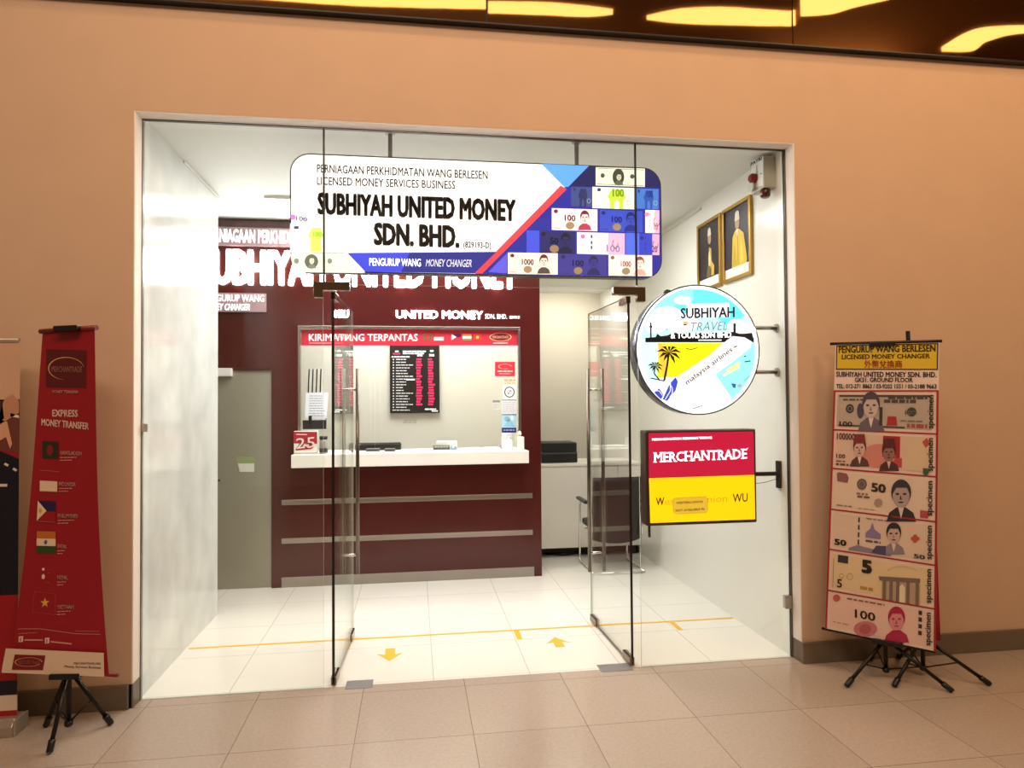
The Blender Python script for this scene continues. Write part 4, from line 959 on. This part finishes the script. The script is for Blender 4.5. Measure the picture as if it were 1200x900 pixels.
a.line([(24, 731.5), (50, 733), (90, 741), (119, 743.5)], .8, p('#cf7f7c'), 2); a.line([(90, 738), (118, 740)], .5, p('#cf7f7c'), 2); words(a, 25, 737, 46, .7, p('#cf7f7c'), 2, 2, 5)
for x in (25.5, 55.5):
    a.rect(x, 740+(x-25)*.12, x+5, 746.5+(x-25)*.12, p('#f0cfc4'), 2); a.rect(x+1.8, 741.5+(x-25)*.12, x+3, 745.5+(x-25)*.12, p('#a8101f'), 3)
a.line([(32, 744.6), (53, 746)], 1.6, p('#d89a94'), 2); a.line([(62, 748.4), (86, 752.5)], 1.6, p('#d89a94'), 2)
fab = obj('banner_fabric', a, p, L)
obj('banner_backing', back, mat('banner_back', '#7c0f18', .6), fab)
# white foot strip
SQ = [(12.5, 752), (123, 764.5), (122.5, 792), (9, 779)]
p = Pal('strip', 0., .5); a = Art(lambda x, y: mapf(x, y)+Vector((0, -.012, 0)), nf, .0016)
a.grid(SQ, p('#e8cdb4'), 0, 10, 3); a.grid([(23, 759.5), (57.5, 763), (55, 779.5), (20.5, 776.5)], p('#7d1520'), 1, 3, 2)
a.ring(39, 769, 15.5, 5.2, 1.4, p('#d89a6a'), 2, 28, 0, 330, rot=-4); a.text('MERCHANTRADE', (27, 770), (51.5, 772), 3.6, p('#c89080'), 2, .02)
a.text('MERCHANTRADE ASIA', (89, 775.2), (119.5, 777.6), 2.2, p('#6a3a30'), 1, .01); a.text('Money Services Business', (79, 778.2), (119.5, 782.4), 2.6, p('#6a3a30'), 1, .01)
obj('foot_strip', a, p, fab)
obj('top_bar', MB().tube([Vector(LTL)+Vector((-.012, .004, .004)), Vector(LTR)+Vector((.012, -.004, .004))], .013, 12), mat('bar_red', '#7a141b', .4), L, smooth=True)
obj('top_clip', MB().obox((-.262, -.44, 2.085), (.14, -.06, 0), (.008, .03, 0), (0, 0, .03)), BLACK, L, bevel=.004)
obj('bottom_bar', MB().tube([Vector(LBL)+Vector((-.02, .012, .0)), Vector(LBR)+Vector((.045, .004, -.003))], .011, 12), mat('bar_red', '#7a141b', .4), L, smooth=True)
obj('bottom_clip', MB().obox((-.262, -.458, .312), (.15, -.012, 0), (0, .05, 0), (0, 0, .028)), BLACK, L, bevel=.004)

# ---- right specimen banner and the red one behind it
Rb = thing('banner_stand', (4.42, -.41, 0), 'banner of specimen banknotes under a yellow header on a black tripod', 'banner stand')
tripod(Rb, [(4.10, -.5), (4.656, -.661), (4.514, -.083-.06)], (4.432, -.40, .235), .03, (4.475, -.372, 2.045))
TLr, TRr, BRr, BLr = (4.273, -.20, 2.052), (4.673, -.60, 2.036), (4.608, -.60, .226), (4.168, -.20, .253)
RQ = [(980, 404), (1101, 402), (1097, 762), (968, 735)]
inv2, S2, n2 = bil(TLr, TRr, BRr, BLr, RQ)
OFF = Vector((-.018, -.02, 0))
m2 = lambda x, y: S2(*inv2(x, y))+OFF; nf2 = lambda x, y: n2(*inv2(x, y))
p = Pal('specimen', 0., .5); a = Art(m2, nf2, .0012)
a.grid(RQ, p('#e8cfc0'), 0, 6, 18)
back = Art(m2, nf2, .0012); back.grid(RQ, 0, -.8, 6, 18)
e2 = lambda u, v: tuple((RQ[0][k]*(1-u)+RQ[1][k]*u)*(1-v)+(RQ[3][k]*(1-u)+RQ[2][k]*u)*v for k in (0, 1))
a.grid([(981, 404.5), (1100, 402.6), (1099.5, 434.5), (980.5, 433.5)], p('#4a2f10'), 1, 4, 2); a.grid([(982.5, 406), (1098.5, 404.2), (1098, 433), (982, 432)], p('#d9b51c'), 2, 4, 2)
a.text('PENGURUP WANG BERLESEN', (984, 413.5), (1097, 412.4), 7.6, p('#3a2410'), 3, .035)
a.text('LICENSED MONEY CHANGER', (988, 421), (1091, 420.5), 5.2, p('#3a2410'), 3, .03)
a.text('外幣兌換商', (1015.5, 430.8), (1060, 431), 6.6, p('#c2521c'), 3, .03)
a.text('SUBHIYAH UNITED MONEY SDN. BHD.', (981, 441.6), (1098, 442.8), 5.8, p('#3a2420'), 2, .035)
a.text('GK31. GROUND FLOOR', (1004, 448), (1072, 448.6), 5, p('#3a2420'), 2, .035)
a.text('TEL: 012-271 8863 / 03-9202 1551 / 03-2188 9663', (981, 455.2), (1098, 456.2), 4.8, p('#3a2420'), 2, .035)
RV = [(458.5, 459), (503.8, 509.5), (549, 559.6), (596.5, 612), (643, 662.5), (690.5, 713), (735, 762)]
def edge_x(y, s_): return e2(0 if s_ == 0 else 1, (y-404)/(735-404) if s_ == 0 else (y-402)/(762-402))[0]
for (yl, yr) in RV[:-1]:
    xl, xr = edge_x(yl, 0), edge_x(yr, 1)
    a.grid([(xl, yl-.9), (xr, yr-.9), (xr, yr+.9), (xl, yl+.9)], p('#a31e26'), 3, 6, 1)
xl0 = edge_x(458, 0)
a.grid([(edge_x(458.5, 0), 458.5), (edge_x(458.5, 0)+2.2, 458.6), (edge_x(735, 0)+2.2, 735.6), (edge_x(735, 0), 735)], p('#a31e26'), 3, 1, 12)
a.grid([(edge_x(459, 1)-2.4, 459), (edge_x(459, 1), 459), (1097, 762), (1094.6, 761.5)], p('#a31e26'), 3, 1, 12)
def cell(i):
    (l0, r0), (l1, r1) = RV[i], RV[i+1]; c = [(edge_x(l0, 0), l0), (edge_x(r0, 1), r0), (edge_x(r1, 1), r1), (edge_x(l1, 0), l1)]
    return lambda u, v: tuple((c[0][k]*(1-u)+c[1][k]*u)*(1-v)+(c[3][k]*(1-u)+c[2][k]*u)*v for k in (0, 1))
def qrect(q, u0, v0, u1, v1, col, layer=2, nu=2, nv=2): a.grid([q(u0, v0), q(u1, v0), q(u1, v1), q(u0, v1)], p(col), layer, nu, nv)
def qwords(q, u0, u1, v, h, col, layer=3):
    u = u0
    while u < u1-.01:
        w_ = min(R.uniform(.02, .07), u1-u); qrect(q, u, v-h/2, u+w_, v+h/2, col, layer, 1, 1); u += w_+.012
def qtext(q, t_, u0, u1, v, h, col, layer=3, b_=.02): a.text(t_, q(u0, v), q(u1, v), h*46, p(col), layer, b_)
def qbust(q, u, v, h, skin, hair, coat, layer=3, hat=None, white=None):
    a.bust(*q(u, v), h*46, p(skin), p(hair), p(coat), layer, p(hat) if hat else None, p(white) if white else None)
SK = '#c9b3ab'
for i, bg in enumerate(('#b9a698', '#dcb9a6', '#e0c8b4', '#dcc3b0', '#dfc59c', '#e6c2b2')):
    q = cell(i); qrect(q, .04, .09, .94, .92, bg, 1, 5, 2)
    a.text('specimen', q(.955, .88), q(.955, .1), 6.4, p('#2c2220'), 7, .02, 0, (-1, -.08))
q = cell(0)
qrect(q, .06, .1, .92, .15, '#4a403c'); qrect(q, .06, .86, .7, .9, '#4a403c'); qwords(q, .1, .32, .22, .04, '#5c504a'); qwords(q, .5, .8, .25, .08, '#4c423e'); qwords(q, .54, .9, .17, .05, '#4a403c')
a.ell(*q(.17, .45), 5, 5.4, p('#3c3634'), 3, 18); a.ring(*q(.17, .45), 3, 3.2, .8, p('#9a8c84'), 4, 14)
qbust(q, .38, .62, .62, SK, '#4b4150', '#6a5c68', 3, None, '#e2d4cc'); a.ell(*q(.275, .5), 4.2, 9, p('#4b4150'), 3); qrect(q, .46, .4, .49, .85, '#3a3334', 3)
a.grid([q(.54, .62), q(.62, .62), q(.63, .84), q(.53, .84)], p('#a82a2c'), 3); a.ell(*q(.76, .5), 5.4, 5.4, p('#3c3e38'), 3, 18); a.text('100', q(.70, .57), q(.80, .57), 5, p('#8c8a7a'), 4, .03)
qwords(q, .66, .88, .72, .035, '#7a6a62'); qwords(q, .72, .9, .83, .09, '#a04a48'); qtext(q, '100', .07, .2, .9, .12, '#3a302c')
q = cell(1)
qtext(q, '100000', .05, .23, .24, .16, '#4a2a28', 4, .02); qtext(q, '100', .05, .14, .72, .1, '#5a3c38', 3)
a.ell(*q(.46, .6), 20, 14, p('#cf8478'), 2, 24); qrect(q, .5, .1, .66, .62, '#a3242c', 2); qrect(q, .6, .62, .68, .85, '#b84a48', 2)
qbust(q, .28, .62, .46, '#d4aea2', '#5c2c30', '#5b3838', 3, '#7c2a30', '#e6d0c8'); qbust(q, .56, .68, .46, '#9a6a62', '#4a2024', '#4e2c2e', 3, '#5a1c22', '#d8bcb4')
qrect(q, .72, .12, .94, .9, '#d8bd9c', 2); qwords(q, .05, .14, .8, .03, '#5a3c38'); qwords(q, .05, .2, .88, .05, '#5a3c38'); a.poly([q(.86, .2), q(.9, .1), q(.93, .24), q(.89, .34)], p('#b85048'), 3); a.poly([q(.87, .82), q(.92, .82), q(.92, .94), q(.895, 1.0), q(.87, .94)], p('#3c5a3c'), 5)
q = cell(2)
a.poly([q(.06, .12), q(.08, .08), q(.16, .1), q(.18, .2), q(.17, .32), q(.07, .3)], p('#8a5658'), 3); a.ell(*q(.31, .32), 6, 6.6, p('#6a5854'), 3, 18); a.ring(*q(.31, .32), 4, 4.4, 1, p('#8e7a72'), 4, 14)
a.text('50', q(.40, .46), q(.54, .47), 9.5, p('#54443e'), 4, .05); qwords(q, .26, .38, .55, .05, '#8a746a'); qwords(q, .27, .4, .62, .05, '#6a5650'); a.ell(*q(.47, .72), 5, 5, p('#a58c7c'), 3, 14); qwords(q, .07, .22, .88, .03, '#8a746a'); qwords(q, .28, .44, .9, .02, '#a08a7c')
qbust(q, .68, .72, .66, '#b09a96', '#39333c', '#2e2a30', 3, None, '#d8c8c2'); qrect(q, .85, .78, .92, .95, '#b04a4c', 3)
q = cell(3)
for v in (.12, .3, .48, .66): qrect(q, .285, v, .3, v+.12, '#33303c', 3, 1, 1)
qtext(q, '50', .06, .18, .86, .14, '#2c2830', 4, .05); a.poly([q(.2, .9), q(.28, .8), q(.45, .84), q(.6, .9), q(.6, .95), q(.2, .95)], p('#8a7c90'), 2)
a.poly([q(.36, .58), q(.36, .46), q(.40, .36), q(.42, .2), q(.44, .36), q(.50, .46), q(.50, .58)], p('#8478a0'), 3); qwords(q, .36, .5, .66, .05, '#544c66'); qwords(q, .36, .56, .12, .03, '#8a786c')
qbust(q, .62, .6, .5, '#c8aa9e', '#2e2a30', '#8e7e88', 3, None, '#e2d0c4'); a.poly([q(.42, .92), q(.46, .74), q(.55, .72), q(.55, .94)], p('#4c446c'), 4); a.flower(*q(.81, .45), 5, p('#c0583c'), 3); qtext(q, '50', .8, .9, .9, .1, '#4c4248', 4, .03)
q = cell(4)
qrect(q, .1, .1, .2, .28, '#38343c', 3); qtext(q, '5', .33, .43, .42, .3, '#2e2a2a', 4, .08); qtext(q, '5', .1, .15, .88, .2, '#4a443c', 4, .02); a.line([q(.06, .2), q(.06, .9)], .6, p('#7a6a54'), 3)
qwords(q, .32, .44, .8, .07, '#b08c3c'); a.ring(*q(.22, .58), 4, 4, .8, p('#c0a078'), 3, 14); a.ring(*q(.14, .6), 3, 3, .8, p('#c0a078'), 3, 14)
a.poly([q(.49, .46), q(.86, .36), q(.86, .46), q(.50, .56)], p('#7a6658'), 4); qrect(q, .52, .5, .86, .98, '#b49a82', 3)
for u in (.53, .59, .65, .74, .82): qrect(q, u, .48, u+.03, .98, '#7a6658', 4, 1, 2)
a.poly([q(.68, .98), q(.68, .62), q(.705, .55), q(.73, .62), q(.73, .98)], p('#e6d6b8'), 5); a.ring(*q(.7, .3), 18, 8, 1.2, p('#c8ac90'), 3, 16, 20, 160)
q = cell(5)
a.ell(*q(.1, .16), 4.6, 4.2, p('#c05a56'), 3, 14); qwords(q, .2, .55, .12, .04, '#8e5c54'); qtext(q, '100', .28, .47, .56, .2, '#4a3430', 4, .02); a.ell(*q(.38, .8), 14, 9, p('#c4767a'), 3, 24); a.ell(*q(.38, .8), 7, 6, p('#b05a62'), 4, 18); qwords(q, .07, .22, .78, .03, '#c09a88')
qbust(q, .66, .64, .56, '#d88a92', '#a81e44', '#b0244c', 3); 
for v in (.1, .26, .42, .58): qrect(q, .85, v, .88, v+.1, '#3c2a28', 4, 1, 1)
fab = obj('banner_fabric', a, p, Rb); obj('banner_backing', back, mat('banner_back_white', '#d8cbc0', .6), fab)
obj('top_bar', MB().tube([Vector(TLr)+OFF+Vector((-.02, .025, .008)), Vector(TRr)+OFF+Vector((.012, -.008, .008))], .009, 12), BLACK, Rb, smooth=True)
obj('top_clip', MB().obox(Vector((4.40, -.352, 2.03))+OFF, (.10, -.10, 0), (.012, .012, 0), (0, 0, .026)), BLACK, Rb, bevel=.004)
obj('bottom_bar', MB().tube([Vector(BLr)+OFF+Vector((-.012, .018, -.004)), Vector(BRr)+OFF+Vector((.004, .004, -.004))], .008, 12), BLACKM, Rb, smooth=True)
obj('bottom_clip', MB().obox(Vector((4.352, -.392, .215))+OFF, (.12, -.11, 0), (.03, .03, 0), (0, 0, .03)), BLACK, Rb, bevel=.004)

Rc = thing('banner_stand', (4.68, -.415, 0), 'second black tripod whose red-edged banner stands hidden behind the banknote banner', 'banner stand')
tripod(Rc, [(4.376, -.544), (4.946, -.613), (4.72, -.14)], (4.676, -.41, .235), .03, (4.625, -.40, 2.125))
# narrow cloth parallel to the front one, about a hand's breadth behind
d_ = Vector((.74, -.67, 0)); n_ = Vector((-.67, -.74, 0)); c0 = Vector((4.525, -.385, 0))
cloth = MB(); vs = []
for j in range(13):
    z = .245+j*.145
    for i in range(7):
        s_ = -.20+.40*i/6; wob = .006*math.sin(i*1.7+j*.8)
        for sd in (0, .003): vs.append(c0+Vector((.035*(1-j/12), 0, 0))+d_*(s_+.0)+n_*(wob+sd)+Vector((0, 0, z)))
fs = []
for j in range(12):
    for i in range(6):
        q = (j*7+i)*2; fs += [(q, q+2, q+16, q+14), (q+1, q+15, q+17, q+3)]
for i in range(6): fs += [(2*i, 2*i+1, 2*i+3, 2*i+2), (168+2*i, 168+2*i+2, 168+2*i+3, 168+2*i+1)]
for j in range(12): fs += [(j*14, j*14+14, j*14+15, j*14+1), (j*14+12, j*14+13, j*14+27, j*14+26)]
cloth.add(vs, fs); obj('banner_fabric', cloth, mat('banner_red', '#a3222a', .55, noise=.05), Rc, smooth=True)
obj('top_bar', MB().tube([c0-d_*.21+n_*.0+Vector((0, 0, 1.99)), c0+d_*.235+Vector((0, 0, 1.99))], .008, 10), BLACK, Rc, smooth=True)

# ---- retractable banner at the left edge of the picture
ru = thing('rollup_banner', (-.9, -.30, 0), 'retractable banner in navy, red and white with a silver base at the left edge', 'banner')
obj('base', MB().prism([(-1.36, -.37, 0), (-1.36, -.37, .05), (-1.36, -.345, .085), (-1.36, -.255, .085), (-1.36, -.23, .05), (-1.36, -.23, 0)], (.885, 0, 0)), mat('silver_alu', '#b9ada0', .35, .6), ru, bevel=.004)
obj('end_cap', MB().box(-.475, -.465, -.365, -.235, 0, .082), mat('cap_grey', '#9b9184', .5), ru, bevel=.004)
obj('support_pole', MB().tube([(-.9, -.27, .08), (-.9, -.27, 2.04)], .008, 10), BLACKM, ru, smooth=True)
obj('top_rail', MB().tube([(-1.34, -.30, 2.052), (-.492, -.30, 2.052)], .013, 12), mat('silver_alu', '#b9ada0', .35, .6), ru, smooth=True)
p = Pal('rollup', 0., .45); a = Art(lambda x, z: Vector((x, -.30, z)), Vector((0, -1, 0)), .001)
zz = lambda py: at(12, py, 'y', -.30).z
X0, X1 = -1.33, -.486
def band(y0, y1, col, layer=1): a.grid([(X0, zz(y0)), (X1, zz(y0)), (X1, zz(y1)), (X0, zz(y1))], p(col), layer)
band(400, 845, '#d8c0b0', 1); band(400, 470, '#d2a98e', 2)
a.poly([(X0, zz(470)), (X1, zz(468)), (X1, zz(531)), (X0, zz(512))], p('#6e3a30'), 2)
a.poly([(X0, zz(531)), (X0, zz(505)), (X1, zz(530)), (X1, zz(540))], p('#8e1a24'), 3)
a.poly([(X0, zz(505)), (-.60, zz(526)), (X1, zz(538)), (X1, zz(697)), (X0, zz(697))], p('#0b0b20'), 4)
a.line([(-.556, zz(543)), (-.538, zz(545.5))], .012, p('#e0d0c4'), 5); a.line([(-.515, zz(549)), (-.497, zz(551.5))], .012, p('#e0d0c4'), 5); a.line([(-.62, zz(568)), (-.542, zz(568.5))], .014, p('#e0d0c4'), 5); a.line([(-.6, zz(538)), (-.58, zz(540.5))], .012, p('#e0d0c4'), 5)
# two clasped hands printed on the upper part
for c_, pts in (('#c08a6c', [(-.60, zz(500)), (-.56, zz(468)), (-.52, zz(462)), (-.488, zz(470)), (-.488, zz(484)), (-.53, zz(490))]), ('#d6a284', [(-.62, zz(522)), (-.575, zz(492)), (-.545, zz(494)), (-.52, zz(520)), (-.53, zz(526)), (-.55, zz(512))]), ('#eadccf', [(-.53, zz(484)), (-.488, zz(487)), (-.488, zz(490)), (-.53, zz(488))]), ('#3c2420', [(-.62, zz(478)), (-.57, zz(470)), (-.56, zz(490)), (-.6, zz(500))])):
    a.poly(pts, p(c_), 5)
band(697, 797, '#a81422', 5); band(797, 814, '#151434', 5); band(814, 832, '#ead6c2', 5); band(832, 846, '#a81422', 5)
fab = obj('banner_fabric', a, p, ru)
